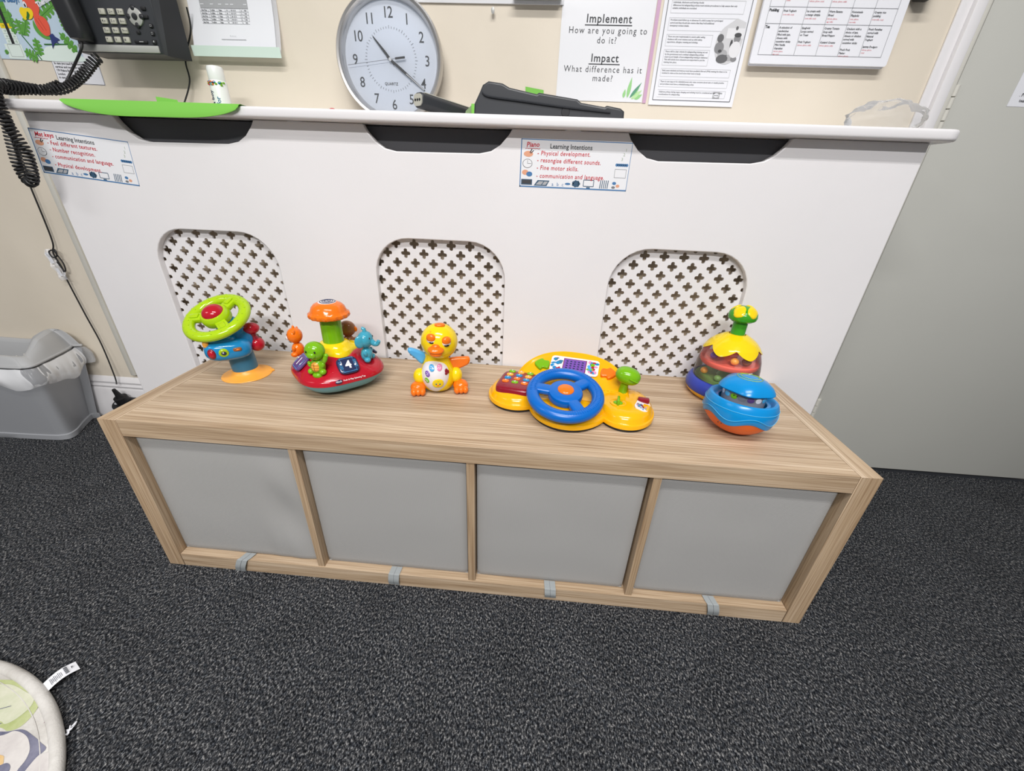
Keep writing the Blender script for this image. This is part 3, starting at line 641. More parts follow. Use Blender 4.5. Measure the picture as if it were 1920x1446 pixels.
# ------------------------------------------------------------------ toy 6: wobbly ball
t6 = thing('toy_ball', 'blue and orange toy rattle ball with wavy seam and raised blue cap', 'toy', (1.264, .134, HS), math.radians(-30.9))
TT = Tr(0, 0, .058) @ Rx(math.radians(-5)) @ Tr(0, 0, -.058)
def wav(a): return .0055*math.sin(5*a+.8)
seg = 96
def bowl(g, zr, m, top=False):
    vs = []; n = len(zr)
    for (r, z, wv) in zr:
        for k in range(seg): a = 2*PI*k/seg; vs.append((r*math.cos(a), r*math.sin(a), z+wv*wav(a)))
    g.add(vs, [(i*seg+k, i*seg+(k+1) % seg, (i+1)*seg+(k+1) % seg, (i+1)*seg+k) for i in range(n-1) for k in range(seg)], m, TT)
def sph(z): return .0665*math.sqrt(max(0, 1-((z-.056)/.0565)**2))
g = MB(); bowl(g, [(0.0001, .0, 0)]+[(sph(z), z, 0) for z in (.0008, .003, .007, .012, .018, .025)]+[(sph(.031), .031, .3), (sph(.037)+.0003, .037, 1), (sph(.037)-.002, .0385, 1)], T_ball2)
for q in (0, .012): g.ell((math.cos(-1.95+q*8)*.0695, math.sin(-1.95+q*8)*.0695, .034), (.0012, .0012, .0012), T_eye, TT)
g.build('lower_shell', t6)
g = MB(); bowl(g, [(sph(.038)+.001, .0375, 1), (sph(.040)+.0015, .040, 1), (sph(.047)+.0012, .047, .4), (sph(.055)+.001, .055, 0), (sph(.062)+.001, .062, 0), (sph(.069)+.0005, .069, 0), (.0640, .0730, 0), (.0620, .0765, 0), (.058, .0780, 0), (.0545, .0765, 0), (.052, .0720, 0), (.050, .0700, 0), (.047, .0705, 0), (.044, .0695, 0), (.042, .064, 0), (.041, .052, 0), (.001, .052, 0)], T_ball)
g.build('upper_shell', t6)
g = MB(); g.tube([((sph(.050)+.0018)*math.cos(2*PI*k/96), (sph(.050)+.0022)*math.sin(2*PI*k/96), .050+1.1*wav(2*PI*k/96)) for k in range(96)], .0006, T_lline, TT, 5, True)
g.tube([((sph(.064)+.0012)*math.cos(2*PI*k/96), (sph(.064)+.0012)*math.sin(2*PI*k/96), .064) for k in range(96)], .0006, T_lline, TT, 5, True); g.build('wavy_line', t6)
g = MB(); g.lathe([(.038, .052), (.0395, .070), (.039, .097), (.03, .098)], T_grey, 48, TT)
for k in range(16):
    a = 2*PI*k/16; mm = [T_lline, T_grn, T_grey, T_pur, T_belly][k % 5]
    g.ell((.0388*math.cos(a), .0388*math.sin(a), .083), (.0013, .0065, .0055), mm, TT, R=Rz(a))
for a in (-1.95, -1.80): g.ell((.0402*math.cos(a), .0402*math.sin(a), .0855), (.001, .0012, .0014), T_eye, TT)
g.build('picture_drum', t6)
g = MB(); g.lathe([(.043, .0930), (.0480, .0925), (.0495, .0945), (.0480, .0985), (.043, .1060), (.035, .1125), (.024, .1170), (.0235, .1160), (.018, .1180), (.008, .1195), (.0005, .120)], T_ball, 96, TT, lambda a, r, z: 1+(.05*math.sin(5*a+2.2) if r > .042 else .02*math.sin(5*a+2.2) if r > .03 else 0))
for R_ in (.0165, .0225): g.torus(R_, .0005, T_lime, TT @ Tr(0, 0, .1188 if R_ < .02 else .1172), 60, 5)
g.build('cap', t6)
# ------------------------------------------------------------------ wall clock
ck = thing('wall_clock', 'round silver-rimmed wall clock with white dial leaning on the wall above the cover', 'clock', (.459, .555, 1.097))
Fw = Rx(PI/2)                                   # local x right, y up, z towards the room
g = MB(); g.lathe([(.108, -.040), (.117, -.038), (.1225, -.006), (.1255, .004), (.1250, .012), (.1215, .017), (.1165, .016), (.1125, .010), (.1105, .002), (.1095, -.004)], M_silver, 96, Fw, close=False)
g.build('rim', ck); MB().lathe([(.1085, -.040), (.1100, -.0045)], M_lgrey, 72, Fw).build('case_back', ck)
TD = Fw @ Tr(0, 0, -.0040)
g = MB(); g.disc(0, 0, .1097, M_dial, TD, n=96)
for h in range(1, 13):
    a = math.radians(90-30*h); R_ = .0865
    g.text(str(h), .0285, M_ink, TD @ Tr(R_*math.cos(a), R_*math.sin(a)-.0098, .0006), 'CENTER', .0001, res=4, w=.9, space=.92)
for k in range(60):
    a = 2*PI*k/60; g.line((.0575*math.cos(a), .0575*math.sin(a)), ((.0615 if k % 5 else .0635)*math.cos(a), (.0615 if k % 5 else .0635)*math.sin(a)), .0009, M_gink, TD @ Tr(0, 0, .0005))
g.text('QUARTZ', .0078, M_ink, TD @ Tr(-.004, -.048, .0006), 'CENTER', .0001, space=1.05); g.build('dial', ck)
def hand(name, ang, l, tail, w, z, tip):
    m = MB(); a = math.radians(90-ang); T = TD @ Tr(0, 0, z) @ Rz(a)
    m.poly([[(-tail, -w/2), (l*.35, -w*.65), (l, -w*.28), (l, w*.28), (l*.35, w*.65), (-tail, w/2)]], M_blk, T, .0004)
    if tip: m.rect(l*.45, -w*.18, l*.97, w*.18, M_whpl, T @ Tr(0, 0, .0006))
    return m.build(name, ck)
hand('hour_hand', 318, .056, .012, .0042, .004, False); hand('minute_hand', 126.5, .098, .010, .0044, .0062, True)
m = MB(); T = TD @ Tr(0, 0, .0082) @ Rz(math.radians(90-263)); m.rect(-.022, -.0005, .104, .0005, M_gink, T); m.rect(-.036, -.0022, -.012, .0022, M_blk, T @ Tr(0, 0, .0002)); m.lathe([(.0035, -.004), (.0035, .001)], M_whpl, 16, TD @ Tr(0, 0, .0082)); m.build('second_hand', ck)
m = MB(); m.disc(0, 0, .111, M_glass, Fw @ Tr(0, 0, .009), n=72); m.build('cover_glass', ck)

# ------------------------------------------------------------------ papers on the wall (local x right, y up)
def sheet(name, label, cat, x0, z0, w, h, m, y=YW, roll=0, curl=0, th=.0004):
    o_ = MB(); T = wallT(x0, y-th, z0, roll)
    def P(u, v_):
        return (u*w, v_*h, th/2+curl*(max(0, 1-v_*2.2))**2)
    o_.grid(P, 12, 12, m, T); o_.grid(lambda u, v_: (P(1-u, v_)[0], v_*h, P(1-u, v_)[2]-th), 12, 12, m, T)
    return o_, T @ Tr(0, 0, th/2+.0003)
def para(g, T, x, y, lines, size, m, lead=1.28, bold=0, shear=0):
    for k, l in enumerate(lines): g.text(l, size, m, T @ Tr(x, y-k*size*lead, 0), 'LEFT', bold, shear, res=1)
# "Implement / Impact" laminated poster
g, T = sheet('p', '', '', .852, 1.036, .209, .297, M_lam, y=YW-.001)
T = T
for t, zz, sz, b in (('Implement', 1.1835, .0215, .0007), ('Impact', 1.1125, .0215, .0007)):
    cx = .108; g.text(t, sz, M_ink, T @ Tr(cx, zz-1.036, 0), 'CENTER', b*.45, space=1.12)
    hw = .0535 if t[2] == 'p' and len(t) > 6 else .0365
    g.rect(cx-hw, zz-1.036-.0055, cx+hw, zz-1.036-.0035, M_ink, T)
for t, zz in (('How are you going to', 1.164), ('do it?', 1.1465), ('What difference has it', 1.0925), ('made?', 1.0755)):
    g.text(t, .0175, M_ink, T @ Tr(.108 if 'has' not in t else .106, zz-1.036, 0), 'CENTER', 0, space=1.22, w=.93)
gl = mat('leaf print', (150, 205, 135), .4); gl2 = mat('dark leaf print', (88, 150, 118), .4); gl3 = mat('pale leaf print', (186, 222, 164), .4)
def leaf(g, T, x, y, a, l, w, m, dz=0):
    o = []; n = 9
    for s_ in (1, -1):
        rng = range(n) if s_ == 1 else range(n, 0, -1)
        for k in rng: t = k/n; o.append((l*t, s_*w*math.sin(PI*t**.75)))
    g.flat([(p[0], p[1]) for p in o][::-1], m, T @ Tr(x, y, dz) @ Rz(math.radians(a)))
for x, y, a, l, w, m in ((.172, .008, 82, .042, .0042, gl), (.178, .008, 52, .040, .0032, gl2), (.182, .006, 38, .030, .0042, gl3), (.163, .008, 82, .018, .0035, gl), (.190, .006, 30, .020, .0040, gl), (.186, .012, 60, .030, .0030, gl)): leaf(g, T, x, y, a, l, w, m, .0001+y*.004+l*.002)
po = g.build('laminated_poster'); tag(po, 'laminated poster headed Implement and Impact with green leaves at its corner', 'poster')
# pink film strip between the posters
tag(MB().box((1.0665, YW-.0015, 1.16), (.008, .001, .25), mat('pink ribbon', (206, 168, 196), .2), 0).build('ribbon_strip'), 'narrow glossy pink strip hanging between the two wall posters', 'ribbon')
# safeguarding poster
g, T = sheet('p', '', '', 1.077, 1.032, .199, .297, M_paper, y=YW-.0025)
g.frame(.0085, .010, .1905, .288, .0018, M_gink, T)
texts = [('individuals, disclosure and barring checks', 'differences but safeguarding policies must include procedures to help ensure that only', 'suitable individuals are recruited.'),
 ('Providers must follow up on absences if a child is away for a prolonged', 'period and they should also ensure that they hold additional', 'emergency contact details.'),
 ('There are new requirements to ensure safer eating.', 'Guidance will cover matters such as child safety,', 'supervision, allergies, weaning and choking.'),
 ('There will be clear criteria for safeguarding training set out', "by the government and a setting's safeguarding policies", 'must record details of how safeguarding training is delivered.', 'This will include how educators are supported to put the', 'training into place.'),
 ('Early years students and trainees must have paediatric first aid (PFA) training for them to be', 'included in ratios at the level below their level of study.'),
 ('There is new support for whistleblowers who raise concerns about care or unsafe practice', 'and providers must have a whistleblowing policy.'),
 ('Childrens privacy during nappy changing and toileting must be considered and balanced with', 'considerations for safeguarding.')]
ys = [(.192, .170), (.162, .140), (.133, .112), (.106, .077), (.071, .056), (.050, .036), (.030, .016)]
for k, (tt, (yt, yb)) in enumerate(zip(texts, ys)):
    xr = .176 if k in (0, 4, 5, 6) else .166 if k == 1 else .12
    g.frame(.017, yb, xr if k != 3 else .12, yt, .0005, M_lgrey, T)
    if k == 6: g.rect(.012, yb-.001, .0172, yt+.001, M_paper, T @ Tr(0, 0, .0001))
    para(g, T, .020, yt-.0050, tt, .0040, M_gink, 1.22, .00012)
o = [(.166, .163)]+[(.158+.029*math.cos(a), .117+.036*math.sin(a)) for a in [math.radians(q) for q in range(120, 372, 12)]]+[(.1880, .130), (.1875, .156)]
gp = [mat('photo grey %d' % k, (c, c, c+2), .5) for k, c in enumerate((205, 170, 132, 96, 66, 226))]
Tp = T @ Tr(0, 0, .0002); g.flat(o, gp[0], Tp)
g.rect(.150, .128, .1875, .146, gp[5], Tp @ Tr(0, 0, .0001))
for x, y, r_, ry, c in ((.138, .128, .0072, .0075, 3), (.139, .111, .0105, .011, 2), (.149, .100, .011, .008, 1), (.150, .091, .013, .008, 3), (.175, .128, .0075, .0085, 2), (.175, .134, .0078, .0042, 4), (.1745, .108, .0125, .015, 5), (.164, .118, .0028, .008, 4), (.170, .146, .0028, .0036, 3), (.164, .093, .012, .006, 1), (.176, .091, .007, .005, 2), (.144, .118, .006, .003, 0), (.178, .110, .0012, .0012, 4), (.172, .103, .0012, .0012, 4), (.142, .105, .004, .003, 4)):
    g.disc(x, y, r_, gp[c], Tp @ Tr(0, 0, .00015+.00003*c), ry, 16)
g.rect(.148, .0155, .164, .0285, M_lgrey, T); g.ell((.156, .0220, .0001), (.0066, .0042, .0002), M_paper, T); g.text('twinkl', .0045, M_gink, T @ Tr(.156, .0206, .0005), 'CENTER', .0001, res=1)
tag(g.build('safeguarding_poster'), 'grey-framed text poster with boxed paragraphs and an oval black and white photograph', 'poster')
# weekly menu, several sheets thick
g = MB(); T = wallT(1.284, YW-.014, 1.112)
g.poly([rrect(0, 0, .297, .21, .004, 4, .001)], M_paper, T @ Tr(0, 0, .005), .0035)
g.poly([rrect(.001, -.0025, .296, .2, .004, 4, .001)], M_paper, T @ Tr(0, 0, .0), .0018)
T = T @ Tr(0, 0, .0092); xs = [.014, .044, .092, .139, .186, .232, .279]; ye = [.016, .070, .098, .125, .15]
for x in xs: g.line((x, ye[0]), (x, ye[-1]), .0006, M_gink, T)
for y in ye: g.line((xs[0], y), (xs[-1], y), .0006, M_gink, T)
g.text('Pudding', .0062, M_ink, T @ Tr(.0155, .0905, 0), 'LEFT', .0003, res=1); g.text('Tea', .0062, M_ink, T @ Tr(.0155, .0625, 0), 'LEFT', .0003, res=1)
cells = [(1, .094, ['Fruit Yoghurt'], ['(cow milk, soya)']), (2, .094, ['Ice cream with', 'a mango drizzle'], ['(cow milk, soya)']), (3, .094, ['Warm Banana', 'Bread'], ['(wheat, gluten,', 'egg, milk)']), (4, .094, ['Homemade', 'Flapjacks'], ['(oats, gluten,', 'cow milk)']), (5, .094, ['Creamy rice', 'pudding'], ['(cow milk, soya)']),
 (1, .066, ['A selection of', 'sandwiches', 'filled with jam,', 'cheese with', 'cucumber sticks', 'Mini Vanilla', 'Cupcakes'], ['(wheat, gluten,', 'egg, soya)']), (2, .066, ['Spaghetti', 'Loops served', 'on Toast', '', 'Fruit Yoghurt'], ['(wheat, gluten, milk)']), (3, .066, ['Creamy Tomato', 'Soup with', 'Bread Fingers', '', 'Custard Creams'], ['(wheat, gluten, milk)']),
 (4, .066, ['Crackers with a', 'choice of jam,', 'cheese or chicken', 'served with', 'cucumber sticks', '', 'Fresh Fruit', 'Platter'], ['(wheat, gluten)']), (5, .066, ['Fresh Parathas', 'served with', 'Natural', 'Yoghurt', '', 'Jammy Dodgers'], ['(wheat, gluten,', 'soya)']),
 (1, .122, ['Chicken Pie'], ['(wheat, gluten)', '(milk)']), (2, .122, ['with Sweetcorn', 'Substitute'], ['(wheat, gluten, soya)']), (3, .122, ['Green beans', 'on rice'], ['(wheat, gluten, milk)']), (4, .122, ['on the side'], ['(wheat, gluten)']), (5, .122, ['Garden peas'], ['(milk, gluten)'])]
for c, y, bl_, rd_ in cells:
    y -= .0038 if y > .1 else .004; para(g, T, xs[c]+.0015, y, bl_, .0048, M_ink, 1.24, .0001); para(g, T, xs[c]+.0015, y-len(bl_)*.0058, rd_, .0036, M_red, 1.4)
tag(g.build('menu_sheets'), 'thick sheaf of white weekly menu tables with red notes, beside the door frame', 'menu')
# rota in a plastic wallet
g, T = sheet('p', '', '', -.040, 1.100, .221, .30, M_film, y=YW-.0015, curl=.022)
def rota(u, v_): return (.002+u*.208, .021+v_*.27, .0012+.022*max(0, 1-(.021+v_*.27)/.3*2.2)**2)
Tq = T
g.grid(rota, 10, 14, M_paper, Tq)
def lift(y): return .0018+.022*max(0, 1-y/.3*2.2)**2
g.rect(.032, .094, .150, .112, M_lgrey, Tq @ Tr(0, 0, lift(.1)))
for k in range(6): g.line((.032, .094-.0058*k), (.150, .094-.0058*k), .0005, M_gink, Tq @ Tr(0, 0, lift(.094-.0058*k)))
for x in (.032, .052, .074, .094, .104, .130, .138, .150):
    g.flat([(x-.0002, .065), (x+.0002, .065), (x+.0002, .094), (x-.0002, .094)], M_gink, Tq @ Tr(0, 0, lift(.072)))
rw = ['Any Day', 'Toddler', 'Pizza', '01', '1:8 1:5 0', '2', '000']
for r_ in range(5):
    for c, x in enumerate((.034, .055, .077, .096, .106, .132, .140)): g.text(rw[c], .0038, M_ink, Tq @ Tr(x, .0895-.0058*r_, lift(.089-.0058*r_)+.0003), 'LEFT', .0001, res=1)
for x in (.034, .058, .078, .096, .108, .140): g.rect(x, .101, x+.008, .1025, M_paper, Tq @ Tr(0, 0, lift(.1)+.0004))
g.text('Room rota', .0034, M_lgrey, Tq @ Tr(.105, .040, lift(.04)+.001), 'CENTER', res=1); g.rect(.075, .0335, .137, .0345, M_lgrey, Tq @ Tr(0, 0, lift(.034)+.001))
g.rect(-.001, -.001, .222, .0195, mat('pale green backing', (214, 232, 222), .35), Tq @ Tr(0, 0, lift(.002)-.0010) @ Rx(.12))
tag(g.build('rota_sheet'), 'white printed rota in a clear wallet curling off the wall left of the clock', 'notice')
# parrot thermometer poster
PB = mat('pale blue print', (196, 216, 232), .3); PG = mat('leaf green print', (96, 160, 66), .35); PG2 = mat('deep leaf print', (52, 112, 50), .35); PR = mat('parrot red print', (232, 92, 68), .35); PY = mat('parrot yellow print', (246, 216, 30), .35); PN = mat('tail blue print', (48, 60, 118), .35); PW = mat('mint print', (226, 240, 232), .35)
g, T = sheet('p', '', '', -.590, 1.088, .232, .29, PB, y=YW-.001, roll=-.012)
def blob(pts, m, dz): g.flat([(q.x, q.y) for q in smooth_path([(x, y, 0) for x, y in pts], 5, True)], m, T @ Tr(0, 0, dz))
blob([(.1112, .0006), (.125, .014), (.1401, .0274), (.17, .031), (.2016, .0336), (.2268, .0144), (.231, .001)], PW, .0001); g.rect(.028, .001, .075, .031, PW, T @ Tr(0, 0, .0001))
JZ = [0]
def jungle(p, q, w):
    JZ[0] += .00004; d = Vector((q[0]-p[0], q[1]-p[1])); l_ = d.length; TT_ = T @ Tr(p[0], p[1], .0003+JZ[0]) @ Rz(math.atan2(d.y, d.x)); o = [(0, 0)]
    for sg in (1, -1):
        ks = range(4) if sg > 0 else range(3, -1, -1); side = []
        for k in ks:
            t = l_*(.10+.21*k); ww = w*(1-.10*abs(k-1.2)**1.5)
            lobe_ = [(t-.02*l_, sg*ww*.45), (t+.01*l_, sg*ww*.92), (t+.07*l_, sg*ww), (t+.14*l_, sg*ww*.80), (t+.15*l_, sg*ww*.35)]
            side += lobe_ if sg > 0 else lobe_[::-1]
        o += side
        if sg > 0: o += [(l_, 0)]
    g.poly([[(v_.x, v_.y) for v_ in smooth_path([(x, y, 0) for x, y in o], 3, True)][::-1]], PG, TT_, .00001); g.poly([[(0, -.0005), (l_*.95, -.0002), (l_*.95, .0002), (0, .0005)]], PG2, TT_ @ Tr(0, 0, .0002), .00001)
for p, q, w in (((.0915, .049), (.0885, .082), .013), ((.1175, .0085), (.1198, .046), .0125), ((.1560, .0860), (.2110, .1150), .0135), ((.222, .020), (.190, .058), .012), ((.1077, .0028), (.076, .0176), .013), ((.0286, .0100), (.0247, .0190), .006), ((.094, .049), (.118, .084), .011), ((.2141, .0600), (.2093, .0950), .010), ((.150, .112), (.19, .14), .012), ((.07, .05), (.076, .10), .008)): jungle(p, q, w)
g.line((.086, .050), (.1160, .0008), .0028, PG2, T @ Tr(0, 0, .0002)); g.line((.1384, .0328), (.2036, .0348), .0026, PG2, T @ Tr(0, 0, .0007))
blob([(.1334, .0802), (.1354, .0729), (.1393, .0633), (.1468, .0549), (.1542, .0492), (.1638, .0489), (.1610, .0434), (.1487, .0441), (.1379, .0493), (.1304, .0577), (.1286, .0684)], PG, .0010)
blob([(.1335, .1300), (.1509, .1300), (.1582, .1162), (.1626, .1081), (.1612, .0998), (.1555, .0903), (.1644, .0863), (.1701, .0802), (.1715, .0685), (.1671, .0555), (.1634, .0511), (.1530, .0497), (.1443, .0559), (.1389, .0655), (.1371, .0761), (.1381, .0835), (.1402, .0930), (.1387, .1013), (.1321, .1053), (.1252, .1113), (.1267, .1195)], PR, .0012)
blob([(.1112, .1016), (.1168, .1038), (.1230, .1019), (.1336, .1027), (.1406, .0993), (.1411, .0920), (.1357, .0845), (.1277, .0806), (.1240, .0818), (.1225, .0850), (.1170, .0798), (.1116, .0807), (.1082, .0880), (.1070, .0953)], PY, .0015)
blob([(.1225, .0880), (.1275, .0960), (.1310, .0900), (.1245, .0816), (.1213, .0809), (.1187, .0830)], PG2, .0018)
g.disc(.1283, .1085, .0042, M_paper, T @ Tr(0, 0, .0017), .0062); g.disc(.1280, .1070, .0022, M_blk, T @ Tr(0, 0, .0020), .0032)
blob([(.1634, .0511), (.1733, .0546), (.1766, .0493), (.1864, .0436), (.1779, .0401), (.1824, .0342), (.1735, .0372), (.1660, .0326), (.1590, .0246), (.1610, .0346), (.1625, .0434)], PN, .0014)
for q in ((.142, .082, .152, .060), (.150, .084, .160, .060)): g.line(q[:2], q[2:], .0008, mat('dark red print', (170, 50, 40), .4), T @ Tr(0, 0, .0015))
for k in range(9):
    m = PG if k > 3 else (PY if k == 3 else PW); y = .0315+.0102*k; g.rect(.038, y, .072, y+.0096, m, T @ Tr(0, 0, .0004))
    if k < 5:
        for x in (.0455, .0655): g.text(str(15+k), .0062, PG2, T @ Tr(x, y+.0025, .0006), 'CENTER', res=1)
g.rect(.0510, .0315, .0590, .105, M_blk, T @ Tr(0, 0, .0008)); g.frame(.036, .0055, .070, .030, .0006, M_gink, T @ Tr(0, 0, .0003))
g.text('Welcome Baby!', .0150, M_bink, T @ Tr(.1160, .113, .0006), 'RIGHT', .0005); g.text('Thermometer', .0135, M_paper, T @ Tr(.162, .104, .0026) @ Rz(.35), 'LEFT', .0008)
para(g, T, .145, .0205, ['This room thermometer helps you keep', 'the room at the right temperature for', 'your baby during the day and night'], .0042, PG2, 1.45)
tag(g.build('parrot_poster'), 'pale blue poster with a red parrot among green leaves, behind the desk phone', 'poster')
# small address notice
g, T = sheet('p', '', '', -.452, 1.040, .128, .075, M_paper, y=YW-.0003, roll=-.02)
g.frame(.001, .001, .127, .074, .0008, M_ink, T)
para(g, T, .006, .040, ['In case you need the emergency', 'services and need our address', '170 Palace Road South,', 'London', 'in case Headlines Day', '               ' + 'THANKS'], .0066, M_ink, 1.12, .0002)
tag(g.build('address_notice'), 'small black-bordered address notice on the wall below the parrot poster', 'notice')
# white board edge and grey tray at the top
g = MB().box((.655, YW-.0025, 1.3295), (.40, .005, .235), M_lam, .001); tag(g.build('white_board'), 'white board whose lower edge shows on the wall above the clock', 'board')
g = MB().box((.795, YW-.020, 1.2215), (.108, .028, .0085), M_lsil, .003); tag(g.build('pen_tray'), 'grey pen tray at the foot of the white board', 'tray')
g = MB().lathe([(.0018, 0), (.0018, .010), (.0050, .011), (.0050, .013), (.001, .014)], M_lsil, 14, wallT(.695, YW, 1.198) @ Sc(.8, 1.3, 1)); tag(g.build('wall_screw'), 'small grey screw in the cream wall right of the clock', 'screw')
g = MB().box((1.607, YW-.02, 1.30), (.040, .04, .145), M_lsil, .012); g.box((1.609, YW-.022, 1.2315), (.032, .036, .012), M_blk, .005); tag(g.build('soap_dispenser'), 'bottom of a grey and black wall dispenser above the menu sheets', 'dispenser')
# notice on the door
g, T = sheet('p', '', '', 1.892, 1.050, .21, .29, M_paper, y=YW, roll=-.01)
para(g, T, .016, .062, ['  behaviour of children', '. Remember to lock', '. Allow staff to go first', '  everywhere in the room', '. Potential hazards', '  team leaders only'], .0085, M_ink, 1.25, .0002)
tag(g.build('door_notice'), 'white bulleted notice taped on the grey door at the right edge', 'notice')
# damp paint patches by the architrave
g = MB().poly([[(1.6985, .98), (1.701, 1.02), (1.6985, 1.06), (1.702, 1.10), (1.699, 1.16), (1.701, 1.24), (1.712, 1.25), (1.712, .98)]], M_white, wallT(0, YW-.0002, 0), .0003); struct(g.build('trim_4'))

# ------------------------------------------------------------------ cards on the radiator cover
def learn(name, label, title, lines, T, jit):
    g = MB(); w, h = .234, .092; rn = random.Random(jit)
    g.poly([rrect(0, 0, w, h, .003, 3)], M_lam, T @ Tr(0, 0, .0005), .0004); T = T @ Tr(0, 0, .0011)
    for a, b, c, d in ((0.0005, .0005, w-.0005, .003), (.0005, h-.002, w-.0005, h-.0005), (.0005, .0005, .0025, h-.0005), (w-.0015, .0005, w-.0005, h-.0005)): g.rect(a, b, c, d, M_bink, T)
    g.text('Learning Intentions', .0125, M_ink, T @ Tr(.062, h-.0165, 0), 'LEFT', .0002, w=.92)
    g.text(title, .0125, M_red, T @ Tr(.012, h-.0150, 0) @ Rz(.03), 'LEFT', .0003, .15); g.tube([(.010+.0035*k, h-.0180+(.0006 if k % 2 else -.0002), .0002) for k in range(10)], .00045, M_red, T, 4)
    for k, l in enumerate(lines):
        y = h-.0290-k*.0138-(.002 if k == 3 else 0)
        g.text('- '+l, .0118, M_red, T @ Tr(.036, y+rn.uniform(-.0007, .0007), .0002) @ Rz(rn.uniform(-.012, .012)), 'LEFT', .0001, .10, space=1.08, w=.92)
    skin = mat('hand print', (222, 160, 128), .5); tl = mat('teal print', (52, 84, 110), .5)
    g.disc(.017, .064, .010, skin, T, .0055); g.line((.020, .066), (.024, .073), .002, M_ink, T @ Tr(0, 0, .0002)); g.line((.022, .065), (.028, .071), .0015, M_ink, T @ Tr(0, 0, .0002))
    g.disc(.016, .046, .0105, M_ink, T, .0085); g.disc(.016, .046, .0096, M_lam, T @ Tr(0, 0, .0002), .0077); g.line((.016, .046), (.016, .052), .0007, M_ink, T @ Tr(0, 0, .0003)); g.line((.016, .046), (.024, .046), .0007, M_ink, T @ Tr(0, 0, .0003))
    g.disc(.012, .029, .007, skin, T, .005); g.disc(.021, .026, .0065, M_bink, T @ Tr(0, 0, .0001), .0048)
    g.rect(.004, .005, .028, .016, tl, T); g.rect(.006, .007, .026, .0145, M_ink, T @ Tr(0, 0, .0001))
    g.flat([(.032, .004), (.060, .004), (.066, .015), (.040, .015)], tl, T); g.flat([(.036, .006), (.048, .006), (.053, .013), (.043, .013)], M_lgrey, T @ Tr(0, 0, .0001)); g.flat([(.050, .006), (.058, .006), (.063, .013), (.055, .013)], M_lgrey, T @ Tr(0, 0, .0001))
    for t, x in (('a', .071), ('b', .082), ('c', .093)): g.text(t, .010, M_bink, T @ Tr(x, .005, 0), 'LEFT')
    g.disc(.106, .010, .006, M_bink, T, .0022)
    for k in range(7): a = 2*PI*k/7; g.disc(.124+.006*math.cos(a), .011+.004*math.sin(a), .0032, tl, T, n=10)
    g.disc(.124, .010, .0052, tl, T @ Tr(0, 0, .0001)); g.frame(.140, .007, .162, .019, .0014, tl, T); g.rect(.147, .003, .155, .0055, tl, T)
    for k in range(5): g.line((.176+.004*k, .004), (.177+.004*k, .020), .0016, tl, T)
    g.disc(.206, .015, .0042, M_bink, T, .003); g.disc(.214, .010, .004, skin, T, .003); g.disc(.205, .007, .004, M_gink, T, .0025)
    g.frame(.204, .026, .228, .042, .0007, M_gink, T)
    for k in range(6): g.disc(.2065+.0042*k, .050, .0032, M_bink, T, .0030, 8)
    for k, t in enumerate('321'): g.text(t, .008, mat('sage ink', (150, 170, 140), .5), T @ Tr(.214+.003*k, .058+.0085*k, 0), 'LEFT')
    tag(g.build(name), label, 'card')
learn('learning_card', 'Learning Intentions card with red heading Piano, stuck on the cover below its middle cut-outs', 'Piano', ['Physical development.', 'resongise different sounds.', 'Fine motor skills.', 'communication and language.'], wallT(.7835, YF-.0005, .8425, -.003), 1)
learn('learning_card', 'tilted Learning Intentions card with red handwriting at the left end of the cover', 'Mat keys', ['Feel different textures.', 'Number recognition.', 'communication and language.', 'Physical development.'], wallT(-.3480, YF-.0005, .8300, -.088), 5)
for x, z, lb in ((.293, .9425, 'small white sticker under the shelf edge left of the middle cut-out'), (.8915, .9440, 'small white sticker under the shelf edge above the Piano card')):
    g = MB(); T = wallT(x, YF-.0005, z); g.poly([rrect(-.016, -.0085, .016, .0085, .001)], M_paper, T @ Tr(0, 0, .0003), .0002); tag(g.build('sticker'), lb, 'sticker')

# ------------------------------------------------------------------ desk phone on the wall
ph = thing('desk_phone', 'black wall-mounted desk phone with grey number keys and a silver strip', 'phone', (-.155, .50, 1.084))
PT = Rx(PI/2)
def slab(o, y0, y1, m, bev=.003):             # outline in x,z ; y0 front .. y1 back
    return MB().poly([o], m, Tr(0, (y0+y1)/2, 0) @ PT, (y1-y0)/2-bev, bev)
body = slab([(-.106, .0), (.098, .0), (.105, .13), (.105, .26), (-.106, .26)], .0, .040, M_blk2, .004); body.build('phone_body', ph)
g = MB(); g.add([(.098, .012, .0), (.118, .060, .001), (.116, .062, .22), (.104, .012, .26), (-.10, .012, .0), (-.10, .060, .001), (-.10, .062, .22), (-.09, .012, .26), ],
    [(0, 1, 2, 3), (4, 7, 6, 5), (0, 4, 5, 1), (1, 5, 6, 2), (3, 2, 6, 7)], M_blk); g.box((0, .079, .14), (.12, .042, .16), M_blk, .004); g.build('wall_stand', ph)
MB().box((-.0065, -.0012, .0085), (.196, .004, .0130), M_lsil, .0012).build('silver_strip', ph)
hs = MB()
o = []
for k in range(21):
    t = k/20; z = .018+.215*t; o.append((z, -.020-.008*math.sin(PI*t)))
vs = []; seg = 14
for z, y in o:
    for k in range(seg):
        a = 2*PI*k/seg; ca, sa = math.cos(a), math.sin(a); c = lambda q: math.copysign(abs(q)**.55, q)
        wdt = .0225*(1-.25*max(0, abs(2*((z-.018)/.215)-1)-.93)/.07); dpt = .017; vs.append((-.0700-.010*(z/.2)+wdt*c(ca), y+dpt*c(sa), z))
n = len(o); hs.add(vs, [(i*seg+k, i*seg+(k+1) % seg, (i+1)*seg+(k+1) % seg, (i+1)*seg+k) for i in range(n-1) for k in range(seg)]+[tuple(range(seg))[::-1], tuple((n-1)*seg+k for k in range(seg))], M_blk)
hs.build('handset', ph)
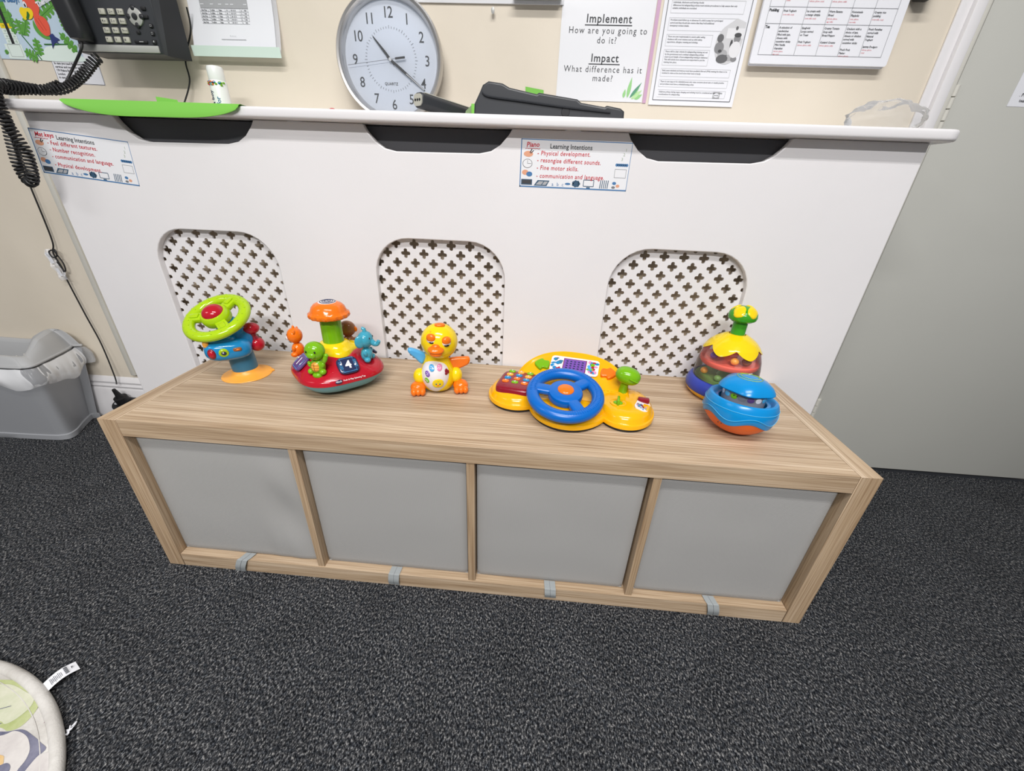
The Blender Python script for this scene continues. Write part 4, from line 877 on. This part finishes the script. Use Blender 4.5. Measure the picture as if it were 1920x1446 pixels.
nm = ['1', '2', '3', '4', '5', '6', '7', '8', '9', '*', '0', '#']; sb = ['', 'abc', 'def', 'ghi', 'jkl', 'mno', 'pqrs', 'tuv', 'wxyz', '.', '', '']
for r_ in range(4):
    for c in range(3):
        g = MB(); T = Tr(-.0180+.0215*c-.0015*r_, -.0010, .0735-.0163*r_) @ PT; g.box((0, 0, .0005), (.0142, .0105, .0045), M_key, .0012, T)
        g.text(nm[r_*3+c], .0066, M_ink, T @ Tr(-.0025, -.0022, .0029), 'CENTER', .0001, res=1); g.text(sb[r_*3+c], .0040, M_ink, T @ Tr(.0030, -.0015, .0029), 'CENTER', 0, res=1); g.build('phone_key', ph)
g = MB(); T = Tr(.0575, -.001, .0655) @ PT; g.lathe([(.0165, -.001), (.0165, .0018), (.015, .0028), (.006, .0028)], M_lsil, 36, T); g.lathe([(.0065, 0), (.0060, .0042), (.003, .0048)], M_blk, 20, T)
for a in range(4): g.ell((.0150*math.cos(a*PI/2), .0150*math.sin(a*PI/2), .002), (.0052, .0052, .0022), M_blk, T)
g.build('navigation_ring', ph)
for x, z, w_, h_, ic in ((.0530, .0385, .0085, .0060, None), (.0530, .0215, .031, .0055, 'bar'), (.0880, .0505, .0085, .0075, 'sq'), (.0865, .0370, .0085, .0075, 'o'), (.0850, .0220, .0095, .0085, 'spk'), (.0810, .0800, .011, .0065, None), (.0815, .0660, .011, .0065, None)):
    g = MB(); T = Tr(x, -.001, z) @ PT; g.box((0, 0, .0005), (w_, h_, .003), M_rub, .0012, T)
    if ic == 'sq': g.frame(-.002, -.0015, .002, .0015, .0005, M_lgrey, T @ Tr(0, 0, .0022))
    if ic == 'o': g.frame(-.0015, -.002, .0015, .002, .0005, M_lgrey, T @ Tr(0, 0, .0022))
    if ic == 'spk': g.flat([(-.002, -.001), (.002, -.001), (.0012, .002), (-.0008, .002)], M_lgrey, T @ Tr(0, 0, .0022))
    if ic == 'bar': g.rect(-.003, -.0006, .007, .0008, M_lgrey, T @ Tr(0, 0, .0022))
    g.build('function_button', ph)
MB().box((-.004, -.0015, .158), (.15, .004, .085), mat('phone screen', (40, 44, 46), .12), .002).build('screen', ph)
# straight tail and coils of the handset cord
path = smooth_path([(-.291, .450, 1.012), (-.321, .440, 1.001), (-.338, .410, .996), (-.336, .374, .990), (-.330, .345, .988), (-.320, .333, .963), (-.317, .330, .930), (-.327, .330, .890), (-.337, .330, .849), (-.335, .330, .822), (-.324, .328, .810), (-.308, .326, .824), (-.298, .326, .871), (-.306, .322, .916), (-.306, .321, .952), (-.314, .334, .987), (-.324, .356, .997), (-.318, .425, .999), (-.285, .450, 1.006), (-.242, .462, 1.032), (-.210, .470, 1.060), (-.196, .476, 1.072)], 60)
g = MB(); g.tube(smooth_path([(-.224, .475, 1.098), (-.228, .470, 1.082), (-.262, .468, 1.048), (-.280, .455, 1.018), (-.291, .450, 1.008)], 6), .0026, M_rub, seg=8)
pts = []; acc = 0; up = Vector((0, -1, .2)).normalized()
for i in range(len(path)-1):
    d = path[i+1]-path[i]; ln = d.length; d.normalize(); up = (up-d*up.dot(d)).normalized(); b = d.cross(up)
    ns = max(1, int(ln/.00052))
    for k in range(ns):
        acc += ln/ns; ph_ = 2*PI*acc/.0072; R_ = .0084; pts.append(path[i]+(path[i+1]-path[i])*(k/ns)+R_*(math.cos(ph_)*up+math.sin(ph_)*b))
g.tube(pts, .0025, M_rub, seg=6)
tag(g.build('coiled_cord'), 'black coiled handset cord hanging over the left end of the radiator cover', 'cord')
# thin leads
g = MB().tube(smooth_path([(-.625, .590, 1.06), (-.641, .590, .972), (-.657, .590, .869), (-.661, .590, .774), (-.670, .590, .640), (-.681, .586, .600), (-.674, .586, .555), (-.679, .588, .520), (-.671, .588, .402), (-.662, .588, .298), (-.655, .578, .180), (-.652, .570, .150)], 8), .0021, M_rub, seg=7)
g.tube(smooth_path([(-.672, .588, .612), (-.688, .582, .606), (-.684, .580, .590), (-.668, .580, .592), (-.664, .582, .608), (-.674, .584, .612), (-.660, .584, .570), (-.668, .584, .545), (-.680, .584, .575)], 6), .0019, M_rub, seg=6)
tag(g.build('power_lead'), 'thin black power lead running down the wall to the plug beside the cover', 'cable')
g = MB(); T = Tr(-.690, .585, .565) @ Rx(PI/2) @ Rz(.20)
g.grid(lambda u, v_: ((u-.5)*.026, (v_-.5)*.095, .004*math.sin(9*u+4*v_)+.003*math.sin(17*v_)), 10, 16, M_film, T); g.rect(-.008, .005, .006, .038, M_paper, T @ Tr(0, 0, .004)); g.rect(-.005, -.035, .006, -.01, M_paper, T @ Tr(0, 0, .004))
tag(g.build('cable_tag'), 'crumpled clear wallet tag tied to the power lead', 'tag')
g = MB().tube(smooth_path([(-.028, .575, 1.190), (-.040, .585, 1.150), (-.073, .585, 1.094), (-.078, .586, 1.050), (-.100, .575, 1.002), (-.102, .55, .974)], 8), .0018, M_rub, seg=7)
tag(g.build('phone_lead'), 'thin black lead dropping from the phone to the shelf', 'cable')
pl = thing('power_plug', 'black three-pin plug in an adapter on the skirting board behind the oak unit', 'plug', (-.640, .555, .10))
g = MB(); g.lathe([(.0055, .045), (.009, .020), (.012, .010), (.020, .008), (.021, -.012), (.018, -.016)], M_rub, 24, Rx(.25)); g.build('plug_top', pl)
g = MB(); g.lathe([(.036, -.016), (.038, -.020), (.036, -.034), (.030, -.040)], M_blk, 32, Rx(.25)); g.ell((-.012, -.014, -.010), (.008, .008, .004), M_lgrey, Rx(.25)); g.box((0, .02, -.06), (.05, .03, .05), M_blk, .006); g.build('adapter', pl)

# ------------------------------------------------------------------ things on top of the cover
ZS = .9714
cn = thing('spray_can', 'slim white aerosol can with colourful baby print, standing by the wall', 'can', (.058, .50, ZS))
g = MB().lathe([(.0165, 0), (.0182, .002), (.0182, .062), (.0165, .066)], M_whpl, 32)
rn = random.Random(4)
for k in range(26):
    a = rn.uniform(-2.9, -.2); z = .056+rn.random()*.006; g.ell((.0181*math.cos(a), .0181*math.sin(a), z), (.0030, .0030, .0022), rn.choice([T_or, T_blue, T_grn, T_red, T_lbl, T_navy]), seg=8, rings=6)
for t, xo, mm in (('a boy', -.006, T_navy), ('for', .0085, T_teal)):
    a = -PI/2+xo/.0182; g.text(t, .0125, mm, Tr(.0184*math.cos(a), .0184*math.sin(a), .018) @ Rz(a+PI/2) @ Rx(PI/2) @ Rz(PI/2), 'LEFT', .0002)
g.build('can_body', cn); MB().lathe([(.0165, .066), (.0170, .068), (.0170, .088), (.0155, .0925), (.010, .094)], M_whpl, 32).build('cap', cn)
# green card drooping over the front edge
gcm = mat('green card', (120, 192, 72), .6)
def green(u, v_):
    x = -.190+.392*u; e = math.sin(PI*min(1, max(0, u)))**.55
    fl = .030*e+.002*math.sin(u*9)
    if v_ < .5: return (x-.02*(1-v_*2)*(u-.4), .47-(.47-.350)*(v_*2)**.9, ZS+.0025+.004*e*math.sin(PI*v_*2)+(.003*math.sin(7*u) if v_ < .3 else 0)*0)
    t = (v_-.5)*2; return (x, .350-.0075*math.sin(t*PI/2), ZS+.0025-fl*t-(.004*t*(1-e)))
g = MB(); g.grid(green, 48, 20, gcm); g.grid(lambda u, v_: tuple(Vector(green(1-u, v_))+Vector((0, .0005, -.0005))), 48, 20, gcm)
g.flat([(0, 0), (.055, 0), (.050, .010), (-.004, .016)], gcm, wallT(-.100, .49, ZS+.016) @ Rx(-.3))
tag(g.build('green_card'), 'bright green card drooping over the front edge of the cover', 'card')
# remote-like black charger with three-hole end
g = MB(); 
T = Tr(.5690, .368, ZS+.0225) @ Rz(.98) @ Ry(.062)
prof = rrect(-.0135, -.0135, .0135, .0135, .0090, 6)
MBs = g.poly([prof], M_blk2, T @ Tr(.082, 0, 0) @ Ry(PI/2) @ Rz(PI/2), .075, .003)
T2 = T @ Tr(.0030, 0, 0) @ Ry(-PI/2); g.poly([rrect(-.0105, -.0120, .0105, .0120, .007, 6)], M_key, T2, .0012)
for q in (-.0065, 0, .0065): g.lathe([(.0025, 0), (.0022, .0020)], M_blk, 14, T2 @ Tr(0, q, 0))
g.box((.085, 0, .0138), (.140, .018, .002), M_key, .0008, T)
tag(g.build('charger_bar'), 'black handset bar with a grey three-hole end lying below the clock face', 'device')
# green foam pieces
g = MB().poly([[(.0, .0), (.004, .016), (.018, .028), (.050, .026), (.055, .0)]], mat('sage foam', (128, 150, 108), .7), wallT(.650, .455, ZS+.0005), .003); g.box((.0245+.650, .440, ZS+.0145), (.010, .012, .027), gcm, .001)
tag(g.build('foam_offcut'), 'sage green foam offcut propped between the bar and the black tablet', 'offcut')
tag(MB().flat([(0, 0), (.045, -.006), (.046, -.03), (.002, -.03)], gcm, wallT(.776, .5985, 1.061)).build('green_leaf_card'), 'sliver of pale green card showing above the black tablet', 'card')
# rugged tablet
tb_ = thing('rugged_tablet', 'thick black tablet in a bumpered case, left end raised on the shelf', 'tablet', (.842, .45, ZS))
o = [(-.158, .000), (-.157, .020), (-.146, .040), (-.140, .052), (-.128, .0585), (-.100, .0555), (-.086, .0490), (-.030, .0395), (-.026, .0420), (.052, .0330), (.060, .0275), (.108, .0215), (.112, .0240), (.140, .0200), (.148, .0150), (.149, .004), (.142, .000)]
g = MB().poly([o], M_blk2, wallT(0, -.015, 0), .052, .004)
g.tube(smooth_path([(-.140, -.073, .0400), (-.126, -.0735, .0330), (-.06, -.0735, .0270), (.03, -.0735, .0190), (.12, -.0735, .0130)], 6), .0022, M_blk2, seg=6)
g.build('bumper_case', tb_)
g = MB(); g.box((-.147, -.035, .022), (.010, .030, .022), M_blk, .004); g.box((-.152, -.040, .012), (.008, .012, .008), M_lsil, .002); g.build('corner_buckle', tb_)
g = MB(); g.lathe([(.0095, -.004), (.0095, .004), (.008, .006)], M_blk, 20, wallT(.030, -.066, .0105)); g.build('hand_grip', tb_)
tag(MB().ell((.327, .50, ZS+.0095), (.012, .012, .0110), mat('red cap', (200, 50, 60), .4)).build('red_cap'), 'small red cap just showing over the shelf edge left of the clock', 'cap')
# crumpled clear bag on the shelf
def crumple(name, label, cat, c, r, amp, m, seed, nu=40, nv=22):
    g = MB(); vs = []
    for j in range(nv+1):
        b = -PI/2+PI*j/nv
        for i in range(nu):
            a = 2*PI*i/nu; d = Vector((math.cos(b)*math.cos(a), math.cos(b)*math.sin(a), math.sin(b))); q = 1+amp*noise.noise(d*2.2+Vector((seed, 0, 0)))+amp*.5*noise.noise(d*6+Vector((0, seed, 0)))
            vs.append((c[0]+r[0]*d.x*q, c[1]+r[1]*d.y*q, max(c[2]+r[2]*d.z*q, c[2]-r[2]*.75)))
    g.add(vs, [(j*nu+i, j*nu+(i+1) % nu, (j+1)*nu+(i+1) % nu, (j+1)*nu+i) for j in range(nv) for i in range(nu)], m); o = g.build(name, ang=80); 
    return tag(o, label, cat) if label else o
crumple('plastic_bag', 'crumpled translucent bag on the shelf beside the door frame', 'bag', (1.570, .500, ZS+.031), (.075, .055, .036), .22, M_bag, 3)

# ------------------------------------------------------------------ grey bin
M_bin = mat('grey bin plastic', (160, 162, 166), .45); M_bin2 = mat('grey bin lid', (178, 179, 180), .42)
bn = thing('waste_bin', 'grey plastic waste bin with a raised hood, half out of frame at the left', 'bin', (-.95, .47, 0))
def ring(s_, z, f=1):
    # plan outline: front left, front right corner with a soft flute, back right, back left
    P = [(-.25, -.060), (.00, -.058), (.155, -.052), (.190, -.046), (.205, -.034), (.200, -.005), (.172, .040), (.150, .085), (.138, .100), (-.25, .100)]
    return [(x*(1+.0*s_)+(.045*s_ if x > 0 else -.02*s_), y+(-.030*s_ if y < 0 else .012*s_), z) for x, y in P]
levels = [(.02, .0), (.10, .003), (.10, .020), (.0, .022), (.02, .03), (.5, .15), (1, .285)]
R0 = [smooth_path(ring(s_, z), 4, True) for s_, z in levels]; n = len(R0[0])
g = MB(); g.add([tuple(p) for r_ in R0 for p in r_], [(i*n+k, i*n+(k+1) % n, (i+1)*n+(k+1) % n, (i+1)*n+k) for i in range(len(R0)-1) for k in range(n)]+[tuple(range(n))[::-1]], M_bin); g.build('bin_body', bn)
rim = smooth_path(ring(1.06, .292), 10, True); n = len(rim)
def hood(p): return .012+.056*math.exp(-((p.x-.205)/.085)**2)*(1 if p.x > 0 else 1)*(.35+.65*min(1, max(0, (p.y+.06)/.07)))
up_ = [Vector((p.x*.985-.0, p.y*.97+.001, p.z+.004)) for p in rim]; top = [Vector((p.x-.030 if p.x > .1 else p.x, p.y*.86+.006, p.z+hood(p))) for p in rim]; inn = [Vector((p.x-.065 if p.x > .1 else p.x, p.y*.70+.010, p.z+hood(p)*.90)) for p in rim]; dn = [Vector((p.x*.70-.03, p.y*.55+.012, .24)) for p in rim]
g = MB(); rows = [rim, up_, top, inn, dn]; g.add([tuple(p) for r_ in rows for p in r_], [(i*n+k, i*n+(k+1) % n, (i+1)*n+(k+1) % n, (i+1)*n+k) for i in range(len(rows)-1) for k in range(n)], M_bin2)
g.tube(rim, .0045, M_bin2, seg=8, closed=True)
for k in range(8): g.box((.150+.009*k, -.080+.014*k, .304+.001*k), (.0012, .006, .012), M_frame, 0)
lc = g.build('lid_collar', bn); sm = lc.modifiers.new('smooth', 'SUBSURF'); sm.levels = 1; sm.render_levels = 2
g = MB(); nu = 120; rp = smooth_path([tuple(p) for p in ring(1.0, 0)], 12, True); nr = len(rp)
vs = []; 
for j in range(9):
    for i in range(nr):
        p = rp[i]; t = j/8; q = noise.noise(Vector((p.x*45, p.y*45, t*1.3)))*.55+noise.noise(Vector((p.x*110, p.y*110, t*2.2)))*.30; c = Vector((p.x+.02, p.y-.02, 0)).normalized()
        drop = .050+.030*noise.noise(Vector((p.x*14, p.y*14, 5)))+.022*math.exp(-((p.x-.225)/.05)**2)
        ro = .009+.016*math.sin(t*PI*.85)*(1+q*.8); vs.append((p.x+c.x*ro, p.y+c.y*ro, .286-drop*t+.004*q))
g.add(vs, [(j*nr+i, j*nr+(i+1) % nr, (j+1)*nr+(i+1) % nr, (j+1)*nr+i) for j in range(8) for i in range(nr)], M_liner); tag_o = g.build('bin_liner', bn, ang=70)

# ------------------------------------------------------------------ round rug
M_rug = mat('rug cloth', (206, 202, 196), .9); v = coords(M_rug)
L(M_rug, ramp(M_rug, noise_tex(M_rug, v, 18, 6, .7), [(.3, (182, 178, 172)), (.6, (208, 205, 200)), (.8, (222, 220, 216))]), B(M_rug).inputs['Base Color']); bump(M_rug, noise_tex(M_rug, v, 400, 3), .5, .001)
def wc_mat(name, c1, c2):
    m = mat(name, c1, .9); L(m, ramp(m, noise_tex(m, coords(m), 16, 6, .7), [(.35, c1), (.65, c2)]), B(m).inputs['Base Color']); return m
Wg = wc_mat('watercolour green', (184, 190, 158), (208, 207, 188)); Wg2 = wc_mat('watercolour lime', (156, 168, 104), (186, 192, 146)); Wn = wc_mat('watercolour indigo', (72, 74, 98), (128, 128, 146)); Wp = wc_mat('watercolour petal', (190, 184, 182), (210, 206, 202)); Wo = wc_mat('watercolour ochre', (204, 168, 110), (214, 190, 150))
RR = .458; rg = thing('round_rug', 'round pale rug printed with watercolour leaves, at the bottom left corner', 'rug', (-.166, -.693, 0))
g = MB().lathe([(RR-.02, .0), (RR-.014, .010), (RR-.022, .012), (.001, .012)], M_rug, 128, close=False)
def rb(pts, m, z): g.flat([(q.x, q.y) for q in smooth_path([(x, y, 0) for x, y in pts], 6, True)], m, Tr(.166, .693, z))
g.build('rug_cloth', rg); g = MB()
rb([(-.20, -.32), (-.14, -.278), (-.079, -.268), (-.050, -.268), (-.019, -.277), (.013, -.285), (.031, -.303), (.033, -.326), (.019, -.335), (-.0, -.332), (-.05, -.335), (-.12, -.35)][::-1], Wg2, .0125)
rb([(-.19, -.31), (-.14, -.284), (-.074, -.275), (-.050, -.274), (-.018, -.281), (.007, -.288), (.017, -.301), (.014, -.317), (.004, -.327), (-.012, -.324), (-.06, -.327), (-.12, -.335)][::-1], Wg, .0129)
rb([(-.15, -.37), (-.05, -.345), (-.01, -.338), (.017, -.336), (.040, -.331), (.066, -.337), (.088, -.344), (.104, -.350), (.103, -.361), (.107, -.378), (.10, -.40), (0, -.42), (-.12, -.43)][::-1], Wn, .0126)
rb([(-.14, -.38), (-.04, -.352), (.014, -.342), (.030, -.334), (.055, -.338), (.075, -.349), (.086, -.360), (.090, -.374), (.085, -.40), (0, -.44), (-.12, -.43)][::-1], Wp, .0130)
rb([(.102, -.364), (.108, -.356), (.125, -.355), (.150, -.376), (.16, -.43), (.12, -.44), (.107, -.40)][::-1], Wp, .0131); rb([(.0, -.366), (.044, -.364), (.055, -.368), (.059, -.378), (.02, -.39)][::-1], Wo, .0134); rb([(.02, -.384), (.050, -.380), (.066, -.372), (.080, -.382), (.07, -.41), (.0, -.41)][::-1], Wn, .0136)
g.disc(.066, -.316, .004, mat('plum stain', (128, 96, 108), .9), Tr(.166, .693, .0126), .004)
for q in ((-.09, -.335, -.016, -.303), (-.05, -.335, -.003, -.327)): g.line(q[:2], q[2:], .0012, Wn, Tr(.166, .693, .0133))
g.build('leaf_print', rg)
g = MB(); g.torus(RR-.010, .0095, M_rug, Tr(0, 0, .0095), 160, 12, 1); g.tube([((RR-.028)*math.cos(2*PI*k/160), (RR-.028)*math.sin(2*PI*k/160), .0125) for k in range(160)], .0008, M_rug, seg=5, closed=True); g.build('piped_edge', rg)
g = MB(); rn = random.Random(5); A0 = math.radians(8)
lb = MB(); T = Tr(.176, .423, .008) @ Rz(math.radians(64)) @ Sc(.58, .92, 1)
lb.grid(lambda u, v_: (u*.075-.004, (v_-.5)*.026, .004+.006*math.sin(u*3)), 10, 3, M_paper, T)
for k in range(9): lb.box((.010+.0032*k, -.001, .0075+.003*math.sin((.010+.0032*k)/.075*3)), (.0011, .017-.003*(k % 3), .0003), M_gink, 0, T)
for k in range(4): lb.box((.047, -.0075+.005*k, .0135-.004), (.008, .0012, .0060), M_gink, 0, T)
lb.text('P', .008, M_ink, T @ Tr(.060, -.003, .0098), 'CENTER', .0003); lb.build('care_label', rg)['label'] = 'white printed care label'
g = MB(); rn = random.Random(9); q0 = Vector((.166+.108, .693-.319, .004)); pp = [q0+Vector((rn.uniform(-.003, .006), rn.uniform(-.010, .010), rn.uniform(0, .004))) for _ in range(16)]; g.tube(smooth_path(pp, 4), .0009, M_paper, seg=5); g.build('loose_thread', rg)
# small felt foot and grey fleck under the unit
